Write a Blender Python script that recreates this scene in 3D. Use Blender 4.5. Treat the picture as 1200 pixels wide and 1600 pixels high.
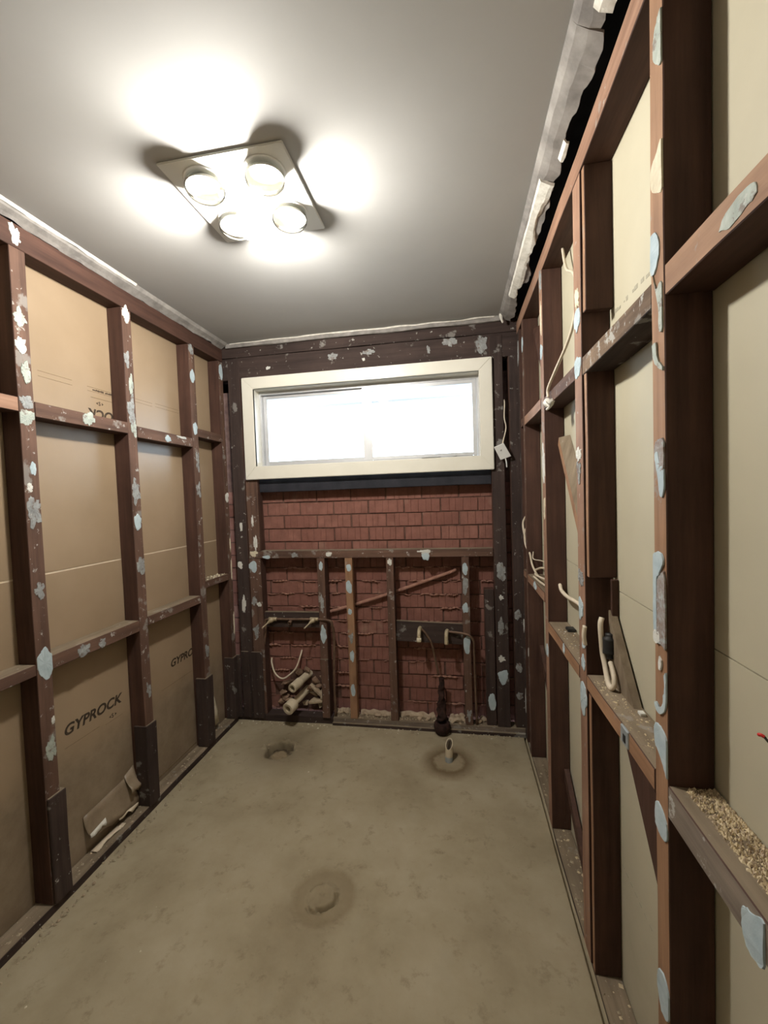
import bpy, bmesh, math, random
import numpy as np
from mathutils import Vector, Matrix, noise

# ------------------------------------------------------------------ camera, world, exposure
SC = bpy.context.scene
COL = SC.collection
for o in list(bpy.data.objects): bpy.data.objects.remove(o)
W, D, H = 1.893, 2.650, 2.550          # room: x 0..W, y to D (window wall), z 0..H
F_PX = 661.0
cam = bpy.data.cameras.new('camera'); camo = bpy.data.objects.new('camera', cam); COL.objects.link(camo)
yaw, pit, rol = 0.1702, -0.0394, -0.0344
fw = Vector((-math.sin(yaw)*math.cos(pit), math.cos(yaw)*math.cos(pit), math.sin(pit)))
rt = Vector((math.cos(yaw), math.sin(yaw), 0)); up = rt.cross(fw)
r2 = rt*math.cos(rol)+up*math.sin(rol); u2 = up*math.cos(rol)-rt*math.sin(rol)
m = Matrix.Identity(4)
for i in range(3): m[i][0] = r2[i]; m[i][1] = u2[i]; m[i][2] = -fw[i]
m[0][3], m[1][3], m[2][3] = 1.5127+0.002, 0.0, 1.508
camo.matrix_world = m
cam.sensor_fit = 'VERTICAL'; cam.sensor_height = 24.0; cam.lens = F_PX/1600*24.0; cam.clip_start = .01
SC.camera = camo
world = bpy.data.worlds.new('overcast_sky'); SC.world = world; world.use_nodes = True
bg = world.node_tree.nodes['Background']; bg.inputs[0].default_value = (.68, .85, 1, 1); bg.inputs[1].default_value = 9.0
BULB_STRENGTH = 860.0
SC.view_settings.view_transform = 'Standard'; SC.view_settings.look = 'None'
SC.view_settings.gamma = 1; SC.view_settings.use_curve_mapping = False; SC.view_settings.exposure = 0.0
try:
    SC.cycles.max_bounces = 10; SC.cycles.diffuse_bounces = 6; SC.cycles.transparent_max_bounces = 12
except Exception: pass

# ------------------------------------------------------------------ materials
def newmat(name):
    mt = bpy.data.materials.new(name); mt.use_nodes = True
    nt = mt.node_tree; b = nt.nodes['Principled BSDF']
    return mt, nt, b
def N(nt, t, **kw):
    n = nt.nodes.new(t)
    for k, v in kw.items(): setattr(n, k, v)
    return n
def ramp(nt, fac, stops):
    r = N(nt, 'ShaderNodeValToRGB'); e = r.color_ramp.elements
    while len(e) < len(stops): e.new(.5)
    for i, (p, c) in enumerate(stops):
        e[i].position = p; e[i].color = (*c, 1) if len(c) == 3 else c
    nt.links.new(fac, r.inputs[0]); return r.outputs[0]
def tc(nt, scale=(1, 1, 1), rnd=0.0):
    t = N(nt, 'ShaderNodeTexCoord'); mp = N(nt, 'ShaderNodeMapping'); mp.inputs['Scale'].default_value = scale
    nt.links.new(t.outputs['Object'], mp.inputs[0])
    if rnd:
        oi = N(nt, 'ShaderNodeObjectInfo'); mu = N(nt, 'ShaderNodeMath', operation='MULTIPLY'); mu.inputs[1].default_value = rnd
        nt.links.new(oi.outputs['Random'], mu.inputs[0]); cx = N(nt, 'ShaderNodeCombineXYZ')
        for i in range(3): nt.links.new(mu.outputs[0], cx.inputs[i])
        nt.links.new(cx.outputs[0], mp.inputs['Location'])
    return mp.outputs[0]
def nz(nt, vec, scale, detail=5, rough=.6):
    n = N(nt, 'ShaderNodeTexNoise'); n.inputs['Scale'].default_value = scale; n.inputs['Detail'].default_value = detail
    n.inputs['Roughness'].default_value = rough; nt.links.new(vec, n.inputs['Vector']); return n.outputs[0]
def mix(nt, fac, a, b, blend='MIX'):
    x = N(nt, 'ShaderNodeMix', data_type='RGBA', blend_type=blend)
    if isinstance(fac, (int, float)): x.inputs[0].default_value = fac
    else: nt.links.new(fac, x.inputs[0])
    for s, v in ((6, a), (7, b)):
        if isinstance(v, tuple): x.inputs[s].default_value = (*v, 1)
        else: nt.links.new(v, x.inputs[s])
    return x.outputs[2]
def bump(nt, b, h, strength, dist=.002):
    bp = N(nt, 'ShaderNodeBump'); bp.inputs['Strength'].default_value = strength; bp.inputs['Distance'].default_value = dist
    nt.links.new(h, bp.inputs['Height']); nt.links.new(bp.outputs[0], b.inputs['Normal'])
def g(v): return (v, v, v)

def mat_wood(name, dark, light, axis, rough=.7, flecks=0.0):
    mt, nt, b = newmat(name)
    s = [34, 34, 34]; s['xyz'.index(axis)] = 2.2
    v = tc(nt, s, 60.0); n1 = nz(nt, v, 1.0, 6, .65)
    col = ramp(nt, n1, [(.28, dark), (.72, light)])
    v2 = tc(nt, (1, 1, 1), 9.0); n2 = nz(nt, v2, 5, 3)
    col = mix(nt, ramp(nt, n2, [(.35, g(.35)), (.7, g(0))]), col, tuple(c*.55 for c in dark))
    if flecks:
        n3 = nz(nt, v2, 26, 6, .7)
        col = mix(nt, ramp(nt, n3, [(.70-flecks, g(0)), (.735-flecks, g(.85))]), col, (.42, .41, .38))
        n4 = nz(nt, v2, 9, 5, .6)
        col = mix(nt, ramp(nt, n4, [(.63-flecks*.3, g(0)), (.67-flecks*.3, g(.55))]), col, (.30, .29, .27))
    nt.links.new(col, b.inputs['Base Color']); b.inputs['Roughness'].default_value = rough
    b.inputs['Specular IOR Level'].default_value = .25
    bump(nt, b, n1, .5, .003)
    return mt
def mat_noise(name, c1, c2, scale=12, rough=.85, bmp=.3, spec=.25, metal=0.0, detail=5, rnd=0, dist=.002):
    mt, nt, b = newmat(name); v = tc(nt, (1, 1, 1), rnd); n = nz(nt, v, scale, detail)
    nt.links.new(ramp(nt, n, [(.3, c1), (.7, c2)]), b.inputs['Base Color'])
    b.inputs['Roughness'].default_value = rough; b.inputs['Specular IOR Level'].default_value = spec; b.inputs['Metallic'].default_value = metal
    if bmp: bump(nt, b, n, bmp, dist)
    return mt

WD, WL = (.046, .0225, .0165), (.108, .054, .039)
M = {}
for ax in 'xyz':
    M['wood_'+ax] = mat_wood('red_brown_hardwood_'+ax, WD, WL, ax)
    M['face_'+ax] = mat_wood('flecked_timber_face_'+ax, (.075, .042, .031), (.185, .105, .074), ax, .75, .09)
    M['dark_'+ax] = mat_wood('dark_grey_timber_'+ax, (.030, .020, .018), (.075, .050, .043), ax, .8, .06)
    M['tan_'+ax] = mat_wood('tan_timber_face_'+ax, (.24, .128, .072), (.44, .26, .155), ax, .7, .01)
    M['tanw_'+ax] = mat_wood('tan_timber_worn_'+ax, (.22, .12, .078), (.42, .255, .175), ax, .7, .06)
    M['bark_'+ax] = mat_wood('rough_waney_timber_'+ax, (.065, .042, .030), (.24, .165, .11), ax, .9, .14)
    M['worn_'+ax] = mat_wood('weathered_grey_timber_'+ax, (.13, .10, .08), (.32, .265, .21), ax, .9, .12)
    M['dust_'+ax] = mat_wood('dusty_timber_'+ax, (.16, .12, .08), (.30, .24, .17), ax, .9, .03)
M['brown_paper'] = None
def mat_paper(name, c1, c2, low, spec, rough, zs):
    mt, nt, b = newmat(name); v = tc(nt); n = nz(nt, v, 2.2, 4); n2 = nz(nt, v, 90, 3)
    col = ramp(nt, n, [(.3, c1), (.7, c2)])
    sx = N(nt, 'ShaderNodeSeparateXYZ'); nt.links.new(v, sx.inputs[0])
    n3 = nz(nt, v, 7, 6, .7)
    ad = N(nt, 'ShaderNodeMath', operation='MULTIPLY_ADD'); nt.links.new(n3, ad.inputs[0]); ad.inputs[1].default_value = .18; nt.links.new(sx.outputs[2], ad.inputs[2])
    f = ramp(nt, ad.outputs[0], [(zs[0], g(.75)), (zs[1], g(0))])
    # old water stained band near the floor
    col = mix(nt, f, col, mix(nt, ramp(nt, n3, [(.35, g(0)), (.7, g(1))]), low[0], low[1]))
    nt.links.new(col, b.inputs['Base Color']); b.inputs['Roughness'].default_value = rough; b.inputs['Specular IOR Level'].default_value = spec
    bump(nt, b, n2, .12, .001)
    return mt
M['brown_paper'] = mat_paper('brown_board_paper', (.275, .200, .128), (.340, .252, .168), ((.16, .12, .08), (.30, .24, .175)), .6, .36, (.50, .62))
M['cream_paper'] = mat_paper('cream_board_paper', (.455, .42, .315), (.535, .495, .375), ((.42, .385, .29), (.50, .46, .36)), .3, .6, (.2, .6))
M['ceiling'] = mat_noise('off_white_ceiling_paint', (.425, .423, .418), (.455, .453, .447), 3, .7, .05, .3)
M['cornice_grey'] = mat_noise('grey_cornice_paper', (.17, .158, .15), (.34, .32, .30), 14, .9, .8)
M['plaster'] = mat_noise('broken_white_plaster', (.55, .53, .47), (.78, .76, .70), 40, .9, .8, dist=.004)
M['brick'] = None
mt, nt, b = newmat('red_common_brick'); oi = N(nt, 'ShaderNodeObjectInfo'); v = tc(nt, (1, 1, 1), 7)
n = nz(nt, v, 14, 6, .65); c = ramp(nt, n, [(.25, (.175, .080, .062)), (.75, (.295, .140, .110))])
c = mix(nt, ramp(nt, oi.outputs['Random'], [(0, g(0)), (1, g(.45))]), c, (.165, .066, .052))
n2 = nz(nt, v, 5, 4); c = mix(nt, ramp(nt, n2, [(.60, g(0)), (.75, g(.35))]), c, (.36, .26, .20))
nt.links.new(c, b.inputs['Base Color']); b.inputs['Roughness'].default_value = .9; b.inputs['Specular IOR Level'].default_value = .2
bump(nt, b, nz(nt, v, 60, 4), .5, .003); M['brick'] = mt
M['mortar'] = mat_noise('red_stained_mortar', (.075, .038, .03), (.15, .085, .065), 25, .95, .7)
M['squeeze'] = mat_noise('pale_red_mortar', (.22, .105, .075), (.36, .20, .15), 25, .95, .7)
M['rubble'] = mat_noise('dusty_mortar_lump', (.30, .22, .15), (.50, .41, .30), 30, .95, .8, rnd=3)
M['brownrubble'] = mat_noise('brown_mortar_lump', (.16, .10, .068), (.33, .22, .15), 30, .95, .8, rnd=3)
M['crumb'] = mat_noise('sawdust_crumb', (.50, .40, .25), (.70, .60, .42), 60, .95, .2)
M['dustcrumb'] = mat_noise('floor_grit', (.26, .20, .13), (.50, .44, .33), 200, .95, .2)
def mat_patch(name, c1, c2, bare, sc):
    mt, nt, b = newmat(name); v = tc(nt, (1, 1, 1), 3); n = nz(nt, v, sc, 6, .7)
    c = ramp(nt, n, [(.3, c1), (.7, c2)])
    c = mix(nt, ramp(nt, nz(nt, v, 38, 6, .7), [(.54, g(0)), (.62, g(.8))]), c, bare)
    c = mix(nt, ramp(nt, nz(nt, v, 75, 4, .7), [(.60, g(0)), (.66, g(.6))]), c, (.55, .55, .52))
    nt.links.new(c, b.inputs['Base Color']); b.inputs['Roughness'].default_value = .8; bump(nt, b, nz(nt, v, 60, 5), .6, .003); return mt
M['b'] = mat_noise('pale_blue_adhesive', (.36, .45, .50), (.50, .59, .63), 26, .8, .5, dist=.003, detail=7)
M['s'] = mat_patch('speckled_adhesive_skin', (.19, .12, .09), (.36, .36, .36), (.38, .42, .44), 70)
M['g'] = mat_patch('grey_adhesive', (.17, .17, .17), (.34, .36, .36), (.13, .085, .068), 30)
M['m'] = mat_patch('mint_grey_adhesive', (.28, .32, .29), (.47, .51, .46), (.18, .14, .12), 26)
M['w'] = mat_noise('white_paint_scrap', (.50, .50, .47), (.72, .72, .68), 40, .8, .6, dist=.003)
M['c'] = mat_noise('cream_plaster_scrap', (.52, .46, .34), (.70, .64, .50), 40, .85, .6, dist=.003)
M['frame_paint'] = mat_noise('glossy_cream_paint', (.70, .68, .60), (.76, .74, .66), 4, .25, .05, .5)
M['aluminium'] = mat_noise('mill_aluminium', (.50, .51, .53), (.60, .61, .63), 8, .4, 0, .5, .3)
M['white_plastic'] = mat_noise('white_plastic', (.70, .70, .68), (.76, .76, .74), 5, .35, 0, .5)
M['cable'] = mat_noise('white_cable_sheath', (.58, .50, .38), (.70, .62, .50), 20, .5, 0, .4)
M['pvc'] = mat_noise('dusty_pvc', (.50, .42, .30), (.66, .58, .44), 14, .6, .2, .4)
M['pvc_in'] = mat_noise('shaded_bore_and_joint', (.05, .04, .03), (.12, .09, .06), 14, .9)  # near-black puts the shade of open pipe ends into colour; also a dark joint
M['copper'] = mat_noise('dull_copper', (.11, .065, .045), (.22, .14, .095), 18, .55, .2, .5, .4)
M['brass'] = mat_noise('dusty_brass', (.36, .29, .18), (.52, .44, .31), 30, .5, .3, .5, .3)
M['rust'] = mat_noise('dark_rusty_lagging', (.015, .009, .008), (.055, .026, .020), 35, .95, .9, dist=.006)
M['black'] = mat_noise('black_plastic', (.012, .012, .013), (.03, .03, .03), 30, .5, .1, .4)
M['red'] = mat_noise('red_insulation', (.55, .02, .02), (.65, .04, .03), 5, .5, 0, .4)
M['ink'] = mat_noise('print_ink', (.035, .026, .020), (.075, .055, .04), 60, .9, 0, .1)
M['faint_ink'] = mat_noise('faint_print_ink', (.17, .125, .08), (.24, .18, .11), 120, .9, 0, .1)
M['grey_ink'] = mat_noise('faint_grey_stamp', (.30, .28, .22), (.42, .39, .31), 120, .9, 0, .1)
M['tape'] = mat_noise('pale_joint_edge', (.62, .52, .40), (.70, .60, .46), 20, .8, 0)
M['galv'] = mat_noise('galvanised_steel', (.34, .38, .41), (.45, .50, .52), 20, .5, .1, .5, .5)
M['void_sill'] = mat_noise('void_shade_and_dark_sill', (.010, .011, .016), (.028, .028, .036), 12, .7, .3)  # near-black puts the ceiling void's shade into colour; also the dark sill board
M['soffit'] = mat_noise('pale_eave_lining', (.62, .60, .64), (.66, .64, .68), 3, .8, 0)
M['ground'] = mat_noise('grey_path', (.18, .18, .17), (.28, .27, .25), 3, .9, 0)
mt, nt, b = newmat('lit_bulb'); nt.nodes.remove(b); e = N(nt, 'ShaderNodeEmission'); e.inputs[0].default_value = (1, .955, .87, 1); e.inputs[1].default_value = BULB_STRENGTH
nt.links.new(e.outputs[0], nt.nodes['Material Output'].inputs[0]); M['bulb'] = mt
mt, nt, b = newmat('window_glass'); nt.nodes.remove(b); fr = N(nt, 'ShaderNodeFresnel'); fr.inputs[0].default_value = 1.45
tr = N(nt, 'ShaderNodeBsdfTransparent'); gl = N(nt, 'ShaderNodeBsdfGlossy'); gl.inputs['Roughness'].default_value = .02; ms = N(nt, 'ShaderNodeMixShader')
nt.links.new(fr.outputs[0], ms.inputs[0]); nt.links.new(tr.outputs[0], ms.inputs[1]); nt.links.new(gl.outputs[0], ms.inputs[2]); nt.links.new(ms.outputs[0], nt.nodes['Material Output'].inputs[0]); M['glass'] = mt
mt2 = mt.copy(); mt2.name = 'lamp_glass'; M['lampglass'] = mt2
mt2.node_tree.nodes['Fresnel'].inputs[0].default_value = 1.5
for nn in mt2.node_tree.nodes:
    if nn.type == 'BSDF_TRANSPARENT': nn.inputs[0].default_value = (.97, .96, .92, 1)
M['reflector'] = mat_noise('silvered_reflector', (.66, .65, .60), (.80, .79, .74), 30, .35, .1, .5, .15)
# concrete slab: mottled, with brown rings and stains about the three floor fittings, drain hole shade painted in
mt, nt, b = newmat('bare_concrete'); v = tc(nt)
n1 = nz(nt, v, 2.6, 6, .62); n2 = nz(nt, v, 14, 6, .7); n3 = nz(nt, v, 120, 3)
c = ramp(nt, n1, [(.28, (.250, .203, .130)), (.5, (.342, .290, .196)), (.72, (.405, .352, .252))])
c = mix(nt, ramp(nt, n2, [(.56, g(0)), (.70, g(.55))]), c, (.165, .125, .075))
c = mix(nt, ramp(nt, nz(nt, v, 5, 6, .6), [(.60, g(0)), (.72, g(.4))]), c, (.34, .30, .22))
def spot(cx, cy, stops, col, c):
    sx = N(nt, 'ShaderNodeVectorMath', operation='DISTANCE'); nt.links.new(v, sx.inputs[0]); sx.inputs[1].default_value = (cx, cy, 0)
    a = N(nt, 'ShaderNodeMath', operation='MULTIPLY_ADD'); nt.links.new(n2, a.inputs[0]); a.inputs[1].default_value = .06; nt.links.new(sx.outputs['Value'], a.inputs[2])
    return mix(nt, ramp(nt, a.outputs[0], stops), c, col)
c = spot(1.434, 2.345, [(.05, g(.25)), (.105, g(.35)), (.125, g(.9)), (.15, g(.6)), (.20, g(0))], (.13, .085, .042), c)
c = spot(.98, 1.475, [(.02, g(.35)), (.09, g(.30)), (.135, g(.55)), (.16, g(0))], (.20, .15, .085), c)
c = spot(.43, 2.335, [(.03, g(.5)), (.10, g(.6)), (.20, g(.3)), (.34, g(0))], (.15, .115, .07), c)
c = spot(.43, 2.335, [(.085, g(.85)), (.115, g(0))], (.035, .022, .013), c)  # dark brown painted in to deepen the shade of the drain hole
c = spot(.437, 2.310, [(.075, g(.9)), (.088, g(0))], (.27, .21, .13), c)
nt.links.new(c, b.inputs['Base Color']); b.inputs['Roughness'].default_value = .82; b.inputs['Specular IOR Level'].default_value = .25
bump(nt, b, n3, .15, .002); M['concrete'] = mt

# ------------------------------------------------------------------ builders
def link(name, me, mats, parent=None, kind=None, label=None, cat=None, group=None):
    o = bpy.data.objects.new(name, me)
    if me is not None and mats is not None and not me.materials:
        for k in (mats if isinstance(mats, (list, tuple)) else [mats]): me.materials.append(M[k])
    COL.objects.link(o); o.parent = parent
    if kind: o['kind'] = kind
    if label: o['label'] = label
    if cat: o['category'] = cat
    if group: o['group'] = group
    return o
def empty(name, loc, label=None, cat=None, group=None, kind=None):
    o = link(name, None, None, None, kind, label, cat, group); o.location = loc; return o
def put(o, parent):            # parent while keeping world placement of a mesh built in world coordinates
    o.parent = parent
    if parent is not None: o.matrix_parent_inverse = Matrix.Translation(-world_loc(parent))
    return o
def world_loc(p):
    v = Vector(p.location)
    return v
def from_bm(name, bm, mats, parent=None, smooth=False, **kw):
    me = bpy.data.meshes.new(name); bm.normal_update(); bm.to_mesh(me); bm.free()
    if smooth:
        for p in me.polygons: p.use_smooth = True
    o = link(name, me, mats, None, **kw)
    return put(o, parent)
def beam_bm(x0, x1, y0, y1, z0, z1, jit=.0012, seg=.22, front=None, bev=.0018, rnd=None):
    """sawn timber: a box cut into short lengths, each ring a little off true, edges eased"""
    rnd = rnd or random
    dim = [x1-x0, y1-y0, z1-z0]; ax = dim.index(max(dim)); n = max(2, int(dim[ax]/seg)+1)
    lo = [x0, y0, z0]; hi = [x1, y1, z1]; a, bb = [i for i in range(3) if i != ax]
    bm = bmesh.new(); rings = []
    for k in range(n+1):
        t = lo[ax]+dim[ax]*k/n; ring = []
        ja, jb = rnd.uniform(-jit, jit), rnd.uniform(-jit, jit)
        for (p, q) in ((0, 0), (1, 0), (1, 1), (0, 1)):
            c = [0, 0, 0]; c[ax] = t
            c[a] = (hi if p else lo)[a]+ja+rnd.uniform(-jit, jit)*.5
            c[bb] = (hi if q else lo)[bb]+jb+rnd.uniform(-jit, jit)*.5
            ring.append(bm.verts.new(c))
        rings.append(ring)
    for k in range(n):
        for i in range(4):
            j = (i+1) % 4; bm.faces.new((rings[k][i], rings[k][j], rings[k+1][j], rings[k+1][i]))
    bm.faces.new(rings[0][::-1]); bm.faces.new(rings[-1])
    bmesh.ops.recalc_face_normals(bm, faces=bm.faces)
    if bev:
        es = [e for e in bm.edges if e.calc_face_angle(0) > .6]
        bmesh.ops.bevel(bm, geom=es, offset=bev, segments=1, affect='EDGES', clamp_overlap=True)
    bm.normal_update()
    if front:
        d = Vector(front)
        for f in bm.faces: f.material_index = 1 if f.normal.dot(d) > .9 else 0
    return bm
def beam(name, x0, x1, y0, y1, z0, z1, mats, parent, front=None, jit=.0012, top=None, bev=.0018, **kw):
    bm = beam_bm(x0, x1, y0, y1, z0, z1, jit, front=front, bev=bev)
    if top is not None:
        for f in bm.faces:
            if f.normal.z > .9: f.material_index = top
    return from_bm(name, bm, mats, parent, **kw)
def boxes_bm(lst, bev=0):
    bm = bmesh.new()
    for (x0, x1, y0, y1, z0, z1) in lst:
        vs = [bm.verts.new(c) for c in ((x0, y0, z0), (x1, y0, z0), (x1, y1, z0), (x0, y1, z0), (x0, y0, z1), (x1, y0, z1), (x1, y1, z1), (x0, y1, z1))]
        for f in ((3, 2, 1, 0), (4, 5, 6, 7), (0, 1, 5, 4), (1, 2, 6, 5), (2, 3, 7, 6), (3, 0, 4, 7)): bm.faces.new([vs[i] for i in f])
    if bev: bmesh.ops.bevel(bm, geom=list(bm.edges), offset=bev, segments=2, affect='EDGES', clamp_overlap=True)
    return bm
def prism(pts, x0, x1):
    """polygon in the y-z plane given thickness along x"""
    bm = bmesh.new(); A = [bm.verts.new((x0, y, z)) for y, z in pts]; B = [bm.verts.new((x1, y, z)) for y, z in pts]; n = len(pts)
    bm.faces.new(A); bm.faces.new(B[::-1])
    for i in range(n): bm.faces.new((A[i], B[i], B[(i+1) % n], A[(i+1) % n]))
    bmesh.ops.recalc_face_normals(bm, faces=bm.faces); return bm
def smooth_path(pts, n=8):
    P = [Vector(p) for p in pts]; P = [P[0]*2-P[1]]+P+[P[-1]*2-P[-2]]; out = []
    for i in range(1, len(P)-2):
        for k in range(n):
            t = k/n; a, b2, c2, d = P[i-1:i+3]
            out.append(.5*((2*b2)+(c2-a)*t+(2*a-5*b2+4*c2-d)*t*t+(3*b2-a-3*c2+d)*t**3))
    out.append(P[-2]); return out
def tube_bm(path, rad, sides=10, caps=True, flat=1.0, bm=None, smooth=True):
    bm = bm or bmesh.new(); P = smooth_path(path) if smooth else [Vector(p) for p in path]; rings = []; nrm = None
    for i, p in enumerate(P):
        t = (P[min(i+1, len(P)-1)]-P[max(i-1, 0)]).normalized()
        if nrm is None: nrm = t.orthogonal().normalized()
        nrm = (nrm-t*nrm.dot(t)).normalized(); bi = t.cross(nrm)
        r = rad(i/(len(P)-1)) if callable(rad) else rad
        rings.append([bm.verts.new(p+nrm*r*math.cos(a)+bi*r*flat*math.sin(a)) for a in [2*math.pi*k/sides for k in range(sides)]])
    for i in range(len(rings)-1):
        for k in range(sides):
            j = (k+1) % sides; bm.faces.new((rings[i][k], rings[i][j], rings[i+1][j], rings[i+1][k]))
    if caps: bm.faces.new(rings[0][::-1]); bm.faces.new(rings[-1])
    return bm
def lathe_bm(prof, origin, axis=(0, 0, 1), sides=24, bm=None):
    """revolve (radius, height) pairs about an axis"""
    bm = bm or bmesh.new(); A = Vector(axis).normalized(); u = A.orthogonal().normalized(); v = A.cross(u); o = Vector(origin); rings = []
    for r, h in prof:
        if r < 1e-6: rings.append([bm.verts.new(o+A*h)])
        else: rings.append([bm.verts.new(o+A*h+(u*math.cos(2*math.pi*k/sides)+v*math.sin(2*math.pi*k/sides))*r) for k in range(sides)])
    for a, b2 in zip(rings, rings[1:]):
        for k in range(sides):
            j = (k+1) % sides
            q = [a[k % len(a)], a[j % len(a)], b2[j % len(b2)], b2[k % len(b2)]]; q2 = []
            for w in q:
                if w not in q2: q2.append(w)
            if len(q2) > 2: bm.faces.new(q2)
    bmesh.ops.recalc_face_normals(bm, faces=bm.faces); return bm
def lump_bm(c, s, seed, bm=None, sub=1, rough=.35):
    own = bm is None; bm = bm or bmesh.new(); r = random.Random(seed)
    ret = bmesh.ops.create_icosphere(bm, subdivisions=sub, radius=1.0)
    rot = Matrix.Rotation(r.uniform(0, 6.28), 3, 'Z') @ Matrix.Rotation(r.uniform(-.4, .4), 3, 'X')
    for vtx in ret['verts']:
        k = 1+rough*(r.random()-.5)*2; p = vtx.co*k
        vtx.co = rot @ Vector((p.x*s[0], p.y*s[1], p.z*s[2]))+Vector(c)
    return bm
def scatter(name, region, count, size, mats, label, cat, seed=1, flat=.5, parent=None):
    """loose crumbs as one mesh: region(r) gives a point on the surface"""
    r = random.Random(seed); bm = bmesh.new(); faces0 = 0
    for i in range(count):
        p = region(r); s = size*(.35+1.3*r.random()**2)
        k = [Vector((r.uniform(-1, 1), r.uniform(-1, 1), 0)).normalized()*s*r.uniform(.5, 1.2) for _ in range(1)][0]
        q = Vector((-k.y, k.x, 0))*r.uniform(.4, 1); h = s*flat
        vs = [bm.verts.new(Vector(p)+d) for d in (k, q, -k, -q, Vector((0, 0, h*1.2)))]
        for a in range(4): bm.faces.new((vs[a], vs[(a+1) % 4], vs[4]))
        bm.faces.new((vs[3], vs[2], vs[1], vs[0]))
        if isinstance(mats, (list, tuple)) and r.random() < .3:
            bm.faces.ensure_lookup_table()
            for f in bm.faces[faces0:]: f.material_index = 1
        bm.faces.ensure_lookup_table(); faces0 = len(bm.faces)
    if parent is None: return from_bm(name, bm, mats, None, kind='stuff', label=label, cat=cat)
    return from_bm(name, bm, mats, parent, kind='stuff')

def patch(m_, plane, v, a, z, w, h, parent, seed):
    """a torn daub of wall adhesive: low irregular blob lying on a stud face"""
    r = random.Random(seed); n = 40; t = .0020; bm = bmesh.new()
    sgn = {'L': 1, 'R': -1, 'B': -1}[plane]
    def co(da, dz, th):
        if plane == 'B': return (a+da, v+sgn*th, z+dz)
        return (v+sgn*th, a+da, z+dz)
    off = r.uniform(0, 9); rings = [[], [], []]; tilt = r.uniform(-.5, .5)
    q_ = .55 if m_ == 'b' else 1.0
    for k in range(n):
        an = 2*math.pi*k/n; c_, s_ = math.cos(an), math.sin(an)
        rr = 1+.75*q_*noise.noise(Vector((c_*1.2+off, s_*1.2, off)))+.35*q_*q_*noise.noise(Vector((c_*3.5+off, s_*3.5, off)))+.18*q_*q_*noise.noise(Vector((c_*11+off, s_*11, off)))
        ca, sa = (c_*math.cos(tilt)-s_*math.sin(tilt)*.5)*rr*w/2, (s_*math.cos(tilt)+c_*math.sin(tilt)*.5)*rr*h/2
        ca = max(-w/2, min(w/2, ca))
        rings[0].append(bm.verts.new(co(ca, sa, -.0006))); rings[1].append(bm.verts.new(co(ca*.97, sa*.97, t*.7)))
        rings[2].append(bm.verts.new(co(ca*.6, sa*.6, t*(.5+.8*r.random()))))
    cv = bm.verts.new(co(0, 0, t))
    for k in range(n):
        j = (k+1) % n
        for A, B in ((0, 1), (1, 2)): bm.faces.new((rings[A][k], rings[A][j], rings[B][j], rings[B][k]))
        bm.faces.new((rings[2][k], rings[2][j], cv))
    bmesh.ops.recalc_face_normals(bm, faces=bm.faces)
    return from_bm('adhesive_patch', bm, m_, parent, smooth=False)

random.seed(4)
# ------------------------------------------------------------------ floor
def lines(lo, hi, step, fine):
    s = set(np.round(np.arange(lo, hi+1e-6, step), 4)); s.add(hi)
    for a, b2, st in fine: s |= set(np.round(np.arange(a, b2, st), 4))
    return np.array(sorted(s))
xs = lines(-.10, W+.09, .016, [(.32, .54, .005), (.84, 1.12, .004), (W-.02, W+.012, .003)])
ys = lines(-.72, D+.10, .018, [(1.34, 1.62, .004), (2.22, 2.46, .005)])
X, Y = np.meshgrid(xs, ys); Z = np.zeros_like(X)
rs = np.random.RandomState(3)
for k in range(14):
    fx, fy = rs.uniform(-9, 9, 2); Z += .0007*np.sin(fx*X+fy*Y+rs.uniform(0, 6))
def nz2(x, y, s): return np.vectorize(lambda a, b2: noise.noise(Vector((a*s, b2*s, 3.7))))(x, y)
near = (np.hypot(X-.43, Y-2.335) < .16)
hx, hy = X[near]-.43, Y[near]-2.335
rr = np.hypot(hx, hy*1.0)+.016*nz2(X[near], Y[near], 18)+.003*nz2(X[near], Y[near], 60)
dep = np.clip((.088-rr)/.016, 0, 1)
zz = -.085*dep
fill = (hy < .034+.02*nz2(X[near], Y[near], 20)) & (dep > .35) & (hx > -.05) & (hx < .068)
zz[fill] = -.022+.006*nz2(X[near][fill], Y[near][fill], 60)
zz += .016*np.exp(-((rr-.105)/.012)**2)*(hy > 0)*np.abs(nz2(X[near], Y[near], 30))*2
Z[near] += zz
near = (np.hypot(X-.98, Y-1.475) < .14)
hx, hy = X[near]-.975, Y[near]-1.475; an = np.arctan2(hy, hx); rr = np.hypot(hx, hy)+.006*nz2(X[near], Y[near], 25)
def arc(r0, w, d, a0, a1): return -d*np.exp(-((rr-r0)/w)**2)*((an > a0) & (an < a1))
Z[near] += arc(.052, .0055, .024, -1.75, .35)+arc(.054, .004, .014, 1.9, 2.9)+arc(.066, .004, .014, -2.35, -1.3)
Z[near] += -.004*np.clip((.125-rr)/.02, 0, 1)*(rr > .06)+.003*(rr < .05)*(1+nz2(X[near], Y[near], 60))
Z[near] += -.008*np.exp(-(np.hypot(hx+.005, hy-.004)/.006)**2)+.0022*nz2(X[near], Y[near], 45)
Z += -.03*(np.abs(X-(W-.004)) < .0055)
for cx, cy, r0, d in ((1.62, 1.86, .018, .004), (1.35, 1.98, .02, .003), (1.60, 1.52, .03, .003), (1.22, 1.62, .02, .002)):
    Z -= d*np.exp(-((X-cx)**2+(Y-cy)**2)/r0**2)
ny, nx = X.shape; me = bpy.data.meshes.new('floor')
verts = np.stack([X, Y, Z], -1).reshape(-1, 3); idx = np.arange(nx*ny).reshape(ny, nx)
quads = np.stack([idx[:-1, :-1], idx[:-1, 1:], idx[1:, 1:], idx[1:, :-1]], -1).reshape(-1, 4)
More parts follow.
